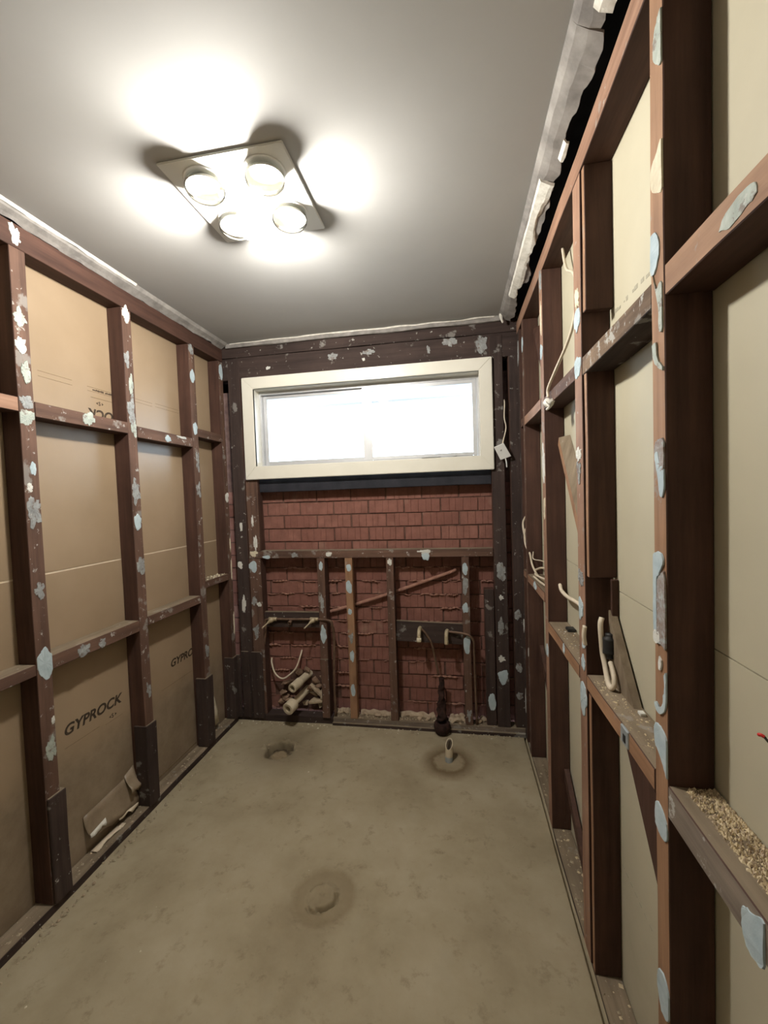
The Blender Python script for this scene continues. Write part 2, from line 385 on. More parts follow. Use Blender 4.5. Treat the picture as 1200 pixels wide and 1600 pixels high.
me.from_pydata(verts.tolist(), [], quads.tolist())
floor = link('floor', me, 'concrete', None, 'structure', 'bare beige concrete slab with patched drain holes', 'floor')
for p in me.polygons: p.use_smooth = True

# ------------------------------------------------------------------ ceiling and cornice remnants
ceiling = from_bm('ceiling', boxes_bm([(-.12, 1.795, -.76, D+.18, H, H+.03)]), 'ceiling', None, kind='structure',
                  label='white painted plaster ceiling with torn cornice along its edges', cat='ceiling')
from_bm('void_cover', boxes_bm([(1.790, 2.04, -.76, D+.18, H+.031, H+.075)]), 'void_sill', ceiling)  # added cover closing the ceiling gap against light leaks, coloured as a dark void
def cornice(name, prof, y0, y1, mats, rag, seed, parent, step=.018, th=.006):
    """strip running along y; prof(t 0..1)->(x,z), last point ragged"""
    r = random.Random(seed); n = int((y1-y0)/step)+1; bm = bmesh.new(); ra = []
    for i in range(n+1):
        y = y0+(y1-y0)*i/n; k = 1+rag*noise.noise(Vector((y*5+seed, seed, 0)))+rag*.5*noise.noise(Vector((y*19+seed, seed, 2)))
        row = []
        for j, (x, z) in enumerate(prof):
            f = j/(len(prof)-1); xx = prof[0][0]+(x-prof[0][0])*(1+(k-1)*f)+.004*f*noise.noise(Vector((y*33, j*3.1, seed)))+.006*f*noise.noise(Vector((y*9, j*1.1, seed+3))); z2 = prof[0][1]+(z-prof[0][1])*(1+(k-1)*f)
            row.append((bm.verts.new((xx, y+(r.uniform(-.006, .006) if 0 < i < n else 0), z2)), bm.verts.new((xx+.002, y, z2+th))))
        ra.append(row)
    for i in range(n):
        for j in range(len(prof)-1):
            bm.faces.new((ra[i][j][0], ra[i+1][j][0], ra[i+1][j+1][0], ra[i][j+1][0])); bm.faces.new((ra[i][j][1], ra[i][j+1][1], ra[i+1][j+1][1], ra[i+1][j][1]))
        bm.faces.new((ra[i][-1][0], ra[i+1][-1][0], ra[i+1][-1][1], ra[i][-1][1])); bm.faces.new((ra[i][0][0], ra[i][0][1], ra[i+1][0][1], ra[i+1][0][0]))
    for i in (0, n):
        for j in range(len(prof)-1): bm.faces.new((ra[i][j][0], ra[i][j+1][0], ra[i][j+1][1], ra[i][j][1]))
    bmesh.ops.recalc_face_normals(bm, faces=bm.faces)
    return from_bm(name, bm, mats, parent)
cornice('cornice_remnant', [(1.792, H-.002), (1.806, H-.018), (1.828, H-.030), (1.852, H-.036)], -.6, 1.06, 'cornice_grey', .6, 1, ceiling)
cornice('cornice_remnant', [(1.792, H-.002), (1.806, H-.018), (1.828, H-.032), (1.858, H-.044)], 1.04, 2.63, 'cornice_grey', .5, 2, ceiling)
cornice('cornice_plaster', [(1.808, H-.012), (1.815, H-.032), (1.840, H-.046), (1.850, H-.048)], 1.50, 2.33, 'plaster', .42, 7, ceiling, .014, .010)
cornice('cornice_plaster', [(1.824, H-.026), (1.838, H-.042), (1.866, H-.050)], .55, 1.00, 'plaster', .5, 9, ceiling, .014, .010)
cornice('cornice_plaster', [(1.846, H-.040), (1.853, H-.052), (1.860, H-.054)], 1.33, 1.40, 'plaster', .4, 5, ceiling, .01, .006)
cornice('cornice_remnant', [(.044, H-.001), (.034, H-.016), (.016, H-.026), (.002, H-.036)], -.6, 2.64, 'cornice_grey', .18, 4, ceiling)
cornice('cornice_plaster', [(.050, H-.0005), (.044, H-.006), (.041, H-.009)], .7, 1.83, 'plaster', .3, 6, ceiling, .03, .004)
bm = beam_bm(.03, 1.80, D-.012, D+.004, H-.03, H-.001, .003, .12); from_bm('cornice_remnant', bm, 'cornice_grey', ceiling)
bm = beam_bm(.06, 1.77, D-.018, D-.010, H-.009, H-.001, .003, .10); from_bm('cornice_plaster', bm, 'plaster', ceiling)
bm = tube_bm([(1.80, 2.60, H-.005), (1.803, 2.605, H-.03), (1.812, 2.61, H-.055)], lambda t: .011*(1-.5*t), 8); from_bm('cornice_scrap', bm, 'plaster', ceiling)

# ------------------------------------------------------------------ left wall
WLft = empty('wall_left', (0, 1.2, 0), 'left stud wall with brown paper-faced board behind its studs', 'wall', kind='structure')
sheetA = from_bm('plasterboard_sheet', boxes_bm([(-.090, -.078, -.72, D+.10, 0.0, 1.243)]), 'brown_paper', WLft)
sheetB = from_bm('plasterboard_sheet', boxes_bm([(-.090, -.078, -.72, D+.10, 1.250, 2.60)]), 'brown_paper', WLft)
from_bm('joint_backing', boxes_bm([(-.10, -.0795, -.72, D+.10, 1.236, 1.256)]), 'tape', WLft)
FR = (1, 0, 0)
TP = beam('top_plate', -.077, 0, -.72, D-.002, 2.430, 2.515, ('wood_y', 'wood_y'), WLft, FR)
BPt = beam('bottom_plate', -.077, .001, -.72, D-.02, -.02, .030, ('dark_y', 'dark_y', 'dust_y'), WLft, FR, .0015, top=2)
Ls = {}
for k, (y0, y1) in {'L0': (.765, .82), 'L1': (1.272, 1.330), 'L2': (1.777, 1.835), 'L3': (2.275, 2.333), 'L4': (2.592, 2.642)}.items():
    Ls[k] = beam('stud', -.077, 0, y0, y1, .031, 2.429, ('wood_z', 'face_z'), WLft, FR)
NL = {}
for k, (y0, y1, z0, z1, mt_) in {'u01': (.821, 1.271, 1.850, 1.900, 'tanw_y'), 'u12': (1.331, 1.776, 1.840, 1.894, 'face_y'), 'u23': (1.836, 2.274, 1.829, 1.883, 'face_y'), 'u34': (2.334, 2.591, 1.895, 1.945, 'face_y'),
        'l01': (.821, 1.271, .898, .938, 'face_y'), 'l12': (1.331, 1.776, .896, .948, 'face_y'), 'l23': (1.836, 2.274, .906, .950, 'face_y'), 'l34': (2.334, 2.591, .980, 1.021, 'face_y')}.items():
    NL[k] = beam('noggin', -.077, .001, y0, y1, z0, z1, ('wood_y', mt_, 'dust_y'), WLft, FR, top=2 if k[0] == 'l' else None)
for (y0, y1, z1) in ((1.276, 1.347, .432), (1.772, 1.842, .430), (2.262, 2.340, .448), (2.585, 2.640, .45), (.765, .83, .43)):
    beam('packing_block', -.060, .011, y0, y1, .032, z1, ('dark_z', 'dark_z', 'dust_z'), WLft, FR, .002, top=2, bev=.003)
LD = [('w', 1.30, 2.470, .05, .07), ('m', 1.297, 2.187, .05, .061), ('w', 1.293, 2.091, .041, .053), ('m', 1.305, 1.99, .035, .069), ('g', 1.299, 1.885, .05, .046), ('m', 1.300, 1.832, .054, .054), ('b', 1.308, 1.65, .027, .046), ('w', 1.293, 1.58, .023, .031),
      ('w', 1.803, 2.400, .045, .08), ('g', 1.795, 2.191, .035, .061), ('m', 1.812, 2.077, .027, .082), ('g', 1.806, 1.944, .05, .132), ('m', 1.815, 1.867, .038, .061), ('g', 2.300, 2.400, .045, .05), ('b', 2.303, 2.246, .045, .076), ('b', 2.306, 1.944, .045, .076), ('g', 2.312, 1.751, .035, .127), ('b', 2.618, 2.36, .044, .09),
      ('g', 1.302, 1.499, .053, .108), ('g', 1.303, 1.202, .042, .058), ('b', 1.304, .932, .058, .117), ('g', 1.806, 1.577, .054, .112), ('b', 1.806, 1.423, .045, .076), ('g', 1.808, 1.212, .05, .082), ('g', 1.815, .594, .038, .072), ('g', 2.306, 1.581, .05, .102), ('g', 2.309, .607, .040, .076), ('w', 2.62, 1.53, .04, .06), ('m', 1.306, .602, .042, .086), ('w', 1.32, .708, .015, .024),
      ('c', 2.63, .68, .018, .12), ('c', 2.632, 1.03, .014, .13), ('c', 2.63, 1.2, .014, .09)]
for i, (m_, y, z, w_, h_) in enumerate(LD):
    s = min(('L1', 'L2', 'L3', 'L4'), key=lambda q: abs({'L1': 1.30, 'L2': 1.806, 'L3': 2.304, 'L4': 2.617}[q]-y)); patch(m_, 'L', .0005, y, z, w_, h_, Ls[s], i)
patch('m', 'L', .0015, 1.562, 1.872, .06, .05, NL['u12'], 101); patch('b', 'L', .0015, 2.057, 1.852, .05, .034, NL['u23'], 102)
patch('g', 'L', .0015, 1.47, .921, .06, .042, NL['l12'], 103); patch('g', 'L', .0015, 1.559, .919, .036, .036, NL['l12'], 104)
patch('w', 'L', .0015, 2.17, 1.872, .10, .014, NL['u23'], 105)

# lettering printed on the paper face
def lettering(txt, y, z, size, parent, m_='ink', flip=False, shear=.25, bold=.03, xs_=1.0, cut=None, plane='L'):
    cu = bpy.data.curves.new('lettering', 'FONT'); cu.body = txt; cu.size = size; cu.shear = shear; cu.offset = bold*size; cu.extrude = .0003; cu.space_character = 1.02
    ob = bpy.data.objects.new('tmp', cu); COL.objects.link(ob); dg = bpy.context.evaluated_depsgraph_get()
    me = bpy.data.meshes.new_from_object(ob.evaluated_get(dg)); bpy.data.objects.remove(ob)
    for v_ in me.vertices:
        lx, ly, lz = v_.co.x*xs_, v_.co.y, v_.co.z
        if flip: lx, ly = -lx, -ly
        if plane == 'L': v_.co = (-.0777+lz, y+lx, z+ly)
        else: v_.co = (1.9727-lz, y-lx, z+ly)
    me.materials.clear()
    o = link('printed_lettering', me, m_); return put(o, parent)
def mark(lst, m_, parent, plane='L'):      # ruled lines of the print: (y0, y1, z0, z1)
    bm = boxes_bm([(-.0782, -.0774, a, b2, c2, d) if plane == 'L' else (1.9724, 1.9732, a, b2, c2, d) for a, b2, c2, d in lst]); return from_bm('printed_rule', bm, m_, parent)
def emblem(y, z, s, parent, m_='ink'):
    lettering('S', y-s*.30, z-s*.34, s, parent, m_, shear=0, bold=.02)
    bm = bmesh.new()
    for sg in (-1, 1):
        q = [(y+sg*s*.85, z), (y+sg*s*.42, z+s*.24), (y+sg*s*.5, z), (y+sg*s*.42, z-s*.24)]
        bm2 = prism(q, -.0782, -.0773); me = bpy.data.meshes.new('t'); bm2.to_mesh(me); bm2.free(); bm.from_mesh(me); bpy.data.meshes.remove(me)
    from_bm('printed_emblem', bm, m_, parent)
lettering('GYPROCK', 1.428, .574, .060, sheetA, xs_=1.05)
emblem(1.675, .535, .026, sheetA)
mark([(1.43, 1.60, .523, .5245), (1.63, 1.73, .513, .5142)], 'faint_ink', sheetA)
lettering('GYPROCK', 2.080, .590, .058, sheetA, xs_=1.05)
mark([(2.00, 2.27, .4955, .497)], 'faint_ink', sheetA)
lettering('ROCK', 1.823, 1.938, .060, sheetB, flip=True, xs_=1.05)
emblem(1.707, 1.969, .024, sheetB)
mark([(1.66, 1.78, 1.990, 1.9925), (1.645, 1.78, 2.034, 2.036), (1.645, 1.78, 2.016, 2.0175), (1.42, 1.57, 2.040, 2.0418), (1.42, 1.57, 2.019, 2.0208),
      (1.92, 2.05, 2.041, 2.0425), (1.92, 2.05, 2.0255, 2.027), (2.075, 2.27, 2.046, 2.0475), (2.075, 2.27, 2.029, 2.0305)], 'faint_ink', sheetB)
r = random.Random(5); lst = []; y = 1.672          # worn upside-down strip of tiny capitals, no longer legible
while y < 1.775:
    wd = r.uniform(.003, .006)
    if not 1.727 < y < 1.734: lst.append((y, y+wd, 2.021+r.uniform(0, .002), 2.0305-r.uniform(0, .003)))
    y += wd+.0016
mark(lst, 'ink', sheetB)
# dirt line and torn paper near the floor
def strip(name, rows, mats, parent, th=.0015, **kw):
    """a sheet of paper through rows of points"""
    bm = bmesh.new(); R_ = [[bm.verts.new(p) for p in row] for row in rows]
    for i in range(len(R_)-1):
        for j in range(len(R_[0])-1): bm.faces.new((R_[i][j], R_[i][j+1], R_[i+1][j+1], R_[i+1][j]))
    bmesh.ops.recalc_face_normals(bm, faces=bm.faces); bmesh.ops.solidify(bm, geom=list(bm.faces), thickness=th)
    bmesh.ops.subdivide_edges(bm, edges=bm.edges, cuts=1, use_grid_fill=True, smooth=.6)
    return from_bm(name, bm, mats, parent, smooth=True, **kw)
def torn(y0, y1, prof, mats, seed, jag=.02, th=.0012, n=12):
    """torn sheet hanging off the board: prof gives (x, z) down the sheet, last row ragged"""
    r = random.Random(seed); rows = []
    for j, (x, z, dz) in enumerate(prof):
        row = []
        for i in range(n+1):
            u = i/n; e = j/(len(prof)-1)
            row.append((x+e*.010*noise.noise(Vector((u*3+seed, j*.7, 1))), y0+(y1-y0)*u+e*r.uniform(-.006, .006), z+dz*u+(r.uniform(-jag, jag*.3) if j == len(prof)-1 else 0)*(1 if i % 2 else .4)+.012*e*noise.noise(Vector((u*4+seed, 0, j)))))
        rows.append(row)
    bm = bmesh.new(); R_ = [[bm.verts.new(p) for p in row] for row in rows]
    for i in range(len(R_)-1):
        for j in range(n): bm.faces.new((R_[i][j], R_[i][j+1], R_[i+1][j+1], R_[i+1][j]))
    bmesh.ops.recalc_face_normals(bm, faces=bm.faces); bmesh.ops.solidify(bm, geom=list(bm.faces), thickness=th)
    return from_bm('torn_paper', bm, mats, WLft, smooth=True)
torn(1.49, 1.765, [(-.0775, .19, .02), (-.072, .155, .02), (-.062, .125, .0), (-.050, .110, -.03), (-.044, .100, -.045)], 'brown_paper', 2, .012)
torn(1.495, 1.575, [(-.052, .116, .012), (-.043, .103, .008)], 'plaster', 3, .006, n=8)
torn(1.64, 1.76, [(-.046, .078, -.015), (-.040, .068, -.018)], 'tape', 4, .004, n=8)
torn(1.715, 1.775, [(-.0775, .215, .02), (-.066, .19, .0), (-.050, .165, -.01), (-.036, .158, -.01), (-.034, .14, -.01)], 'brown_paper', 5, .008, n=6)
torn(1.50, 1.66, [(-.06, .036, .0), (-.034, .034, .0)], 'tape', 6, .001, n=8)
torn(2.36, 2.47, [(-.0775, .24, .02), (-.062, .20, .0), (-.050, .15, .0), (-.046, .10, -.02)], 'c', 7, .02, n=7)
from_bm('dirt_streak', boxes_bm([(-.0785, -.0771, 1.84, 2.27, .05, .056)]), 'faint_ink', sheetA)

# ------------------------------------------------------------------ right wall
WR = empty('wall_right', (W, 1.2, 0), 'right stud wall with cream paper-faced board behind its studs', 'wall', kind='structure')
XB = 1.973
sR1 = from_bm('plasterboard_sheet', boxes_bm([(XB, XB+.012, -.72, D+.10, -.02, 1.2055)]), 'cream_paper', WR)
sR2 = from_bm('plasterboard_sheet', boxes_bm([(XB, XB+.012, -.72, D+.10, 1.208, 2.62)]), 'cream_paper', WR)
from_bm('joint_backing', boxes_bm([(XB+.0105, XB+.03, -.72, D+.10, 1.19, 1.22)]), 'pvc_in', WR)
FL = (-1, 0, 0)
beam('top_plate', W, XB-.001, -.72, D-.002, 2.432, 2.500, ('wood_y', 'tanw_y'), WR, FL)
beam('bottom_plate', W+.004, XB-.001, -.72, D-.02, -.04, .012, ('dust_y', 'dark_y'), WR, FL)
Rs = {}
for k, (y0, y1, mt_) in {'R5': (.345, .40, 'tan_z'), 'R4': (.851, .903, 'tan_z'), 'R3': (1.358, 1.432, 'tanw_z'), 'R2': (1.902, 1.966, 'tanw_z'), 'R1': (2.418, 2.470, 'face_z'), 'R0': (2.560, 2.630, 'dark_z')}.items():
    Rs[k] = beam('stud', W, XB-.002, y0, y1, .013, 2.431, ('wood_z', mt_), WR, FL)
for z0, z1 in ((2.022, 2.430), (1.243, 1.850), (.014, .886)):
    beam('cripple_stud', W+.004, XB-.0008, 1.326, 1.350, z0, z1, ('wood_z', 'tan_z'), WR, FL)
NR = {}
for k, (y0, y1, z0, z1, mt_, tp) in {'u45': (.401, .850, 1.848, 1.902, 'tan_y', None), 'u34': (.904, 1.357, 1.846, 1.896, 'bark_y', None), 'u23': (1.433, 1.901, 1.850, 1.898, 'face_y', None), 'u12': (1.967, 2.417, 1.862, 1.910, 'tanw_y', None), 'u01': (2.471, 2.559, 1.87, 1.915, 'face_y', None),
        'l45': (.401, .850, .885, .945, 'worn_y', 2), 'l34': (.904, 1.357, .895, .940, 'tan_y', 2), 'l23': (1.433, 1.901, .895, .938, 'tan_y', 2), 'l12': (1.967, 2.417, 1.005, 1.048, 'tanw_y', 2), 'l01': (2.471, 2.559, 1.01, 1.05, 'tanw_y', 2)}.items():
    NR[k] = beam('noggin', W-.001, XB-.001, y0, y1, z0, z1, ('wood_y' if k != 'u34' else 'dark_y', mt_, 'dust_y'), WR, FL, .0012 if k != 'u34' else .004, top=tp)
def brace_seg(ya, yb, y_ref, z_ref, slope, wid, x0, x1, mats, zcut=None):
    f = lambda y: z_ref+(y-y_ref)*slope; hh = wid*math.sqrt(1+slope*slope)
    pts = [(ya, f(ya)), (yb, f(yb)), (yb, f(yb)+hh), (ya, f(ya)+hh)]
    if zcut: pts = zcut
    return from_bm('diagonal_brace', prism(pts, x0, x1), mats, WR)
# the long let-in brace: lower edge through (2.30,2.27) and (1.0,.625) in y,z
S1 = 1.265
zr = lambda y: .809+(y-1.038)*1.185         # upper (nearer) edge
zl = lambda y: .596+(y-1.032)*1.267           # lower edge
def bseg(ya, yb, mats='tan_z', lo=zl, hi=zr, x0=W+.054, x1=W+.074, zmin=None, zmax=None):
    pts = [(ya, lo(ya)), (yb, lo(yb)), (yb, hi(yb)), (ya, hi(ya))]
    if zmin is not None:
        inv = lambda fn, z: ya+(z-fn(ya))/(fn(yb)-fn(ya))*(yb-ya)
        pts = [(inv(lo, zmin), zmin), (yb, lo(yb)), (yb, hi(yb)), (inv(hi, zmin), zmin)]
    if zmax is not None:
        inv = lambda fn, z: ya+(z-fn(ya))/(fn(yb)-fn(ya))*(yb-ya)
        pts = [(ya, lo(ya)), (inv(lo, zmax), zmax), (inv(hi, zmax), zmax), (ya, hi(ya))]
    return from_bm('diagonal_brace', prism(pts, x0, x1), mats, WR)
def cseg(ya, yb, ztop, mats):
    inv = lambda fn: min(yb, ya+(ztop-fn(ya))/(fn(yb)-fn(ya))*(yb-ya)); zm = lambda y: zl(y)+.36*(zr(y)-zl(y)); x0, x1 = W+.052, XB-.001
    bm = bmesh.new(); E_ = []
    for q in (0, 1):
        E_.append([bm.verts.new(p) for p in ([(x0, ya, zl(ya)), (x0, ya, zm(ya)), (x1, ya, zr(ya)), (x1, ya, zl(ya))] if q == 0 else
                  [(x0, inv(zl), zl(inv(zl))), (x0, inv(zm), zm(inv(zm))), (x1, inv(zr), zr(inv(zr))), (x1, inv(zl), zl(inv(zl)))])])
    for i in range(4): bm.faces.new((E_[0][i], E_[0][(i+1) % 4], E_[1][(i+1) % 4], E_[1][i]))
    bm.faces.new(E_[0][::-1]); bm.faces.new(E_[1]); bmesh.ops.recalc_face_normals(bm, faces=bm.faces); bm.faces.ensure_lookup_table(); bm.faces[1].material_index = 1
    return from_bm('diagonal_brace', bm, mats, WR)
cseg(1.968, 2.416, 2.37, ('wood_z', 'wood_z')); cseg(1.434, 1.900, 1.725, ('tan_z', 'dust_z')); bseg(1.08, 1.324, 'dust_z', zmin=.941); bseg(.905, 1.2, 'wood_z', zmax=.894)
z2l = lambda y: .060+(y-1.651)*.70
z2h = lambda y: z2l(y)+.055
bseg(1.968, 2.416, 'wood_z', z2l, z2h); bseg(1.605, 1.900, 'wood_z', z2l, z2h)
beam('backing_block', W+.060, XB-.0008, 1.312, 1.324, 1.06, 1.24, ('wood_z', 'wood_z'), WR, FL)
RD = [
      ('c', 1.396, 2.073, .051, .065), ('b', 1.396, 2.016, .066, .07), ('b', 1.395, 1.881, .07, .066), ('w', 1.402, 1.609, .055, .044), ('g', 1.399, 1.565, .052, .069), ('b', 1.936, 2.102, .055, .059), ('g', 1.934, 2.39, .055, .08), ('b', 2.443, 2.305, .045, .066), ('g', 2.60, 2.30, .05, .119), ('g', 1.398, 1.23, .06, .046), ('b', 1.403, 1.132, .053, .073), ('w', 1.936, 1.621, .055, .138), ('b', 1.38, 1.022, .041, .025), ('b', 1.389, .966, .043, .047), ('b', 1.390, .847, .07, .089), ('b', 1.934, .797, .055, .058), ('c', 1.934, 1.42, .04, .10), ('c', 1.934, 2.25, .03, .12), ('w', 2.60, .70, .03, .07), ('w', 2.59, .25, .02, .12), ('w', 2.45, .60, .02, .05)]
RY = {'R3': 1.395, 'R2': 1.934, 'R1': 2.444, 'R0': 2.595}
for i, (m_, y, z, w_, h_) in enumerate(RD):
    s = min(RY, key=lambda q: abs(RY[q]-y)); patch(m_, 'R', W-.0005, y, z, w_, h_, Rs[s], 200+i)
# the nearest stud and its noggins carry daubs large enough to draw one by one: (host, material, outline in y,z)
RP = [('R4', 'b', [(0.8992, 1.3768), (0.8784, 1.3834), (0.8635, 1.3782), (0.8587, 1.3646), (0.8711, 1.348), (0.8787, 1.3368), (0.8865, 1.3291), (0.8879, 1.2728), (0.8871, 1.2292), (0.9006, 1.2249), (0.901, 1.2946)]),
      ('R4', 's', [(0.8839, 1.3296), (0.8711, 1.3407), (0.8564, 1.3471), (0.8526, 1.2823), (0.8523, 1.2044), (0.8663, 1.2053), (0.8872, 1.2104), (0.8868, 1.273)]),
      ('R4', 'w', [(0.9025, 1.2201), (0.887, 1.233), (0.8766, 1.2264), (0.874, 1.2124), (0.8872, 1.2028), (0.9007, 1.2057)]),
      ('R4', 'w', [(0.8793, 1.182), (0.8689, 1.1736), (0.8741, 1.1554), (0.8821, 1.1558)]),
      ('R4', 'b', [(0.8586, 1.1522), (0.8515, 1.1554), (0.8515, 1.1083), (0.8584, 1.0837), (0.8743, 1.068), (0.8907, 1.067), (0.9002, 1.0802), (0.8906, 1.0849), (0.8797, 1.0803), (0.8663, 1.092), (0.8637, 1.1081), (0.8585, 1.1229)]),
      ('R4', 'b', [(0.9025, 1.0334), (0.8937, 1.0423), (0.8716, 1.0419), (0.8531, 1.0278), (0.8515, 0.9804), (0.8515, 0.9552), (0.8608, 0.9673), (0.8828, 0.9873), (0.8997, 1.0001)]),
      ('R4', 'b', [(0.9025, 0.858), (0.8975, 0.8816), (0.8771, 0.8839), (0.8548, 0.8657), (0.8515, 0.8391), (0.8598, 0.8265), (0.8821, 0.8246), (0.8998, 0.8364)]),
      ('R4', 'b', [(0.9006, 0.5074), (0.8918, 0.5367), (0.8692, 0.5446), (0.8515, 0.5222), (0.8515, 0.4807), (0.8635, 0.4626), (0.8859, 0.4645)]),
      ('R4', 'm', [(0.8515, 2.3458), (0.8515, 2.2868), (0.8515, 2.2544), (0.8654, 2.2617), (0.8824, 2.2871), (0.8792, 2.3197), (0.8639, 2.3423)]),
      ('R4', 'c', [(0.8784, 2.1106), (0.8515, 2.123), (0.8515, 2.0405), (0.8697, 2.042), (0.8949, 2.0638), (0.8941, 2.0994)]),
      ('R4', 'b', [(0.8993, 1.9796), (0.8811, 1.9783), (0.864, 1.9535), (0.867, 1.9267), (0.8851, 1.9037), (0.9007, 1.915)]),
      ('R4', 'm', [(0.8928, 1.9111), (0.8775, 1.8743), (0.8556, 1.8754), (0.855, 1.7958), (0.867, 1.7946), (0.8698, 1.8361)]),
      ('R4', 'm', [(0.8973, 1.7758), (0.8818, 1.7765), (0.8741, 1.7445), (0.8569, 1.7278), (0.8545, 1.7179), (0.8764, 1.7311), (0.8919, 1.75)]),
      ('R4', 's', [(0.8856, 1.5923), (0.8656, 1.5958), (0.8535, 1.5885), (0.8532, 1.5419), (0.8701, 1.537), (0.8905, 1.5624)]),
      ('R4', 'b', [(0.8905, 1.5685), (0.8778, 1.5734), (0.8702, 1.5489), (0.88, 1.5339)]),
      ('R4', 'b', [(0.8801, 1.5375), (0.8604, 1.5447), (0.8531, 1.5302), (0.8556, 1.4952), (0.8702, 1.4892)]),
      ('l45', 'b', [(0.6387, 0.8958), (0.636, 0.9234), (0.6182, 0.9306), (0.5945, 0.9393), (0.5945, 0.882), (0.6085, 0.872), (0.6283, 0.8748)]),
      ('u45', 'm', [(0.6856, 1.8626), (0.6755, 1.8756), (0.6422, 1.8833), (0.6124, 1.881), (0.6068, 1.8649), (0.6299, 1.8591), (0.6618, 1.8544)])]
def poly_patch(m_, pts, x, parent, seed, t=.0022):
    r = random.Random(seed); P = smooth_path([(p[0], p[1], 0) for p in pts+[pts[0]]], 4)[:-1]; n = len(P); c = sum(P, Vector())/n; bm = bmesh.new()
    lo, hi = min(p.x for p in P), max(p.x for p in P); lo2, hi2 = min(p[0] for p in pts), max(p[0] for p in pts); rr_ = []
    for p in P: rr_.append(Vector((max(lo2, min(hi2, p.x+r.uniform(-.0006, .0006))), p.y+r.uniform(-.0012, .0012), 0)))
    A = [bm.verts.new((x+.0006, p.x, p.y)) for p in rr_]; B = [bm.verts.new((x-t*(.8+.4*r.random()), c.x+(p.x-c.x)*.97, c.y+(p.y-c.y)*.985)) for p in rr_]
    for i in range(n): bm.faces.new((A[i], A[(i+1) % n], B[(i+1) % n], B[i]))
    f = bm.faces.new(B); bmesh.ops.recalc_face_normals(bm, faces=bm.faces); bmesh.ops.triangulate(bm, faces=[f])
    return from_bm('adhesive_patch', bm, m_, parent)
for i, (hs, m_, pts) in enumerate(RP): poly_patch(m_, pts, W-(.0005 if hs == 'R4' else .0015), {**Rs, **NR}[hs], 700+i)
patch('b', 'R', W-.0015, 1.631, .917, .036, .038, NR['l23'], 303); patch('b', 'R', W-.0015, 2.2, 1.03, .10, .035, NR['l12'], 304)
beam('metal_bracket', W-.004, W+.012, 1.034, 1.078, .899, .941, ('galv', 'galv'), WR, FL, .0005)
from_bm('nail_hole', boxes_bm([(W-.0055, W-.0035, 1.046, 1.058, .908, .926)]), 'black', WR)
# faint stamp and pencil line on the cream paper
r = random.Random(8); lst = []
y = 1.345
while y > .93:
    wd = r.uniform(.006, .02)
    if r.random() < .75: lst.append((y-wd, y, 2.0+r.uniform(-.002, .003), 2.006+r.uniform(0, .008)))
    y -= wd+r.uniform(.002, .012)
mark(lst, 'grey_ink', sR2, 'R')
mark([(1.30-.03*k, 1.315-.03*k, .384, .387) for k in range(7)], 'grey_ink', sR1, 'R')

# ------------------------------------------------------------------ back wall
WB = empty('wall_back', (.95, D, 0), 'end wall of red bricks behind a stud frame below the window', 'wall', kind='structure')
YB = D+.110
from_bm('mortar_bed', boxes_bm([(-.10, 2.0, YB+.007, YB+.06, 0, 1.60), (-.10, .19, YB+.007, YB+.06, 1.60, 2.62), (1.69, 2.0, YB+.007, YB+.06, 1.60, 2.66), (-.1, 2.0, YB+.007, YB+.06, 2.26, 2.66)]), 'mortar', WB)
PITCH, BL, BH = .0899, .2385, .0815
def brick_mesh(seed):
    r = random.Random(seed); L = BL-.008; prof = [(0, .03), (0, .003), (.003, 0)]
    for k in range(1, 5):
        x = L*k/5+r.uniform(-.008, .008); d = r.uniform(.0018, .0038); w_ = .0022
        prof += [(x-w_, 0), (x, d), (x+w_, 0)]
    prof += [(L-.003, 0), (L, .003), (L, .03)]
    bm = bmesh.new(); A = [bm.verts.new((x+r.uniform(-.001, .001), y, r.uniform(-.001, .001))) for x, y in prof]; B = [bm.verts.new((x+r.uniform(-.001, .001), y, BH+r.uniform(-.0015, .0015))) for x, y in prof]
    for i in range(len(prof)-1): bm.faces.new((A[i], A[i+1], B[i+1], B[i]))
    bm.faces.new(B); bm.faces.new(A[::-1]); bm.normal_update()
    me = bpy.data.meshes.new('brick'); bm.to_mesh(me); bm.free(); me.materials.append(M['brick']); return me
BM = [brick_mesh(k) for k in range(6)]
r = random.Random(11)
for row in range(18):
    z = .041+(row-1)*PITCH+.004
    if row == 0: z = -.044
    off = .100 if row % 2 == 1 else .2195
    for k in range(-1, 9):
        x = off-BL+k*BL+.004
        if x+BL < -.08 or x > 1.98: continue
        xc = x+BL/2
        if (row in (1, 2, 3) and .30 < xc < .60): continue
        o = bpy.data.objects.new('brick', BM[r.randrange(6)]); COL.objects.link(o)
        o.location = (x+r.uniform(-.002, .002), YB+r.uniform(-.003, .003), z+r.uniform(-.0015, .0015)); o.rotation_euler = (r.uniform(-.006, .006), r.uniform(-.006, .006), r.uniform(-.008, .008))
        put(o, WB)
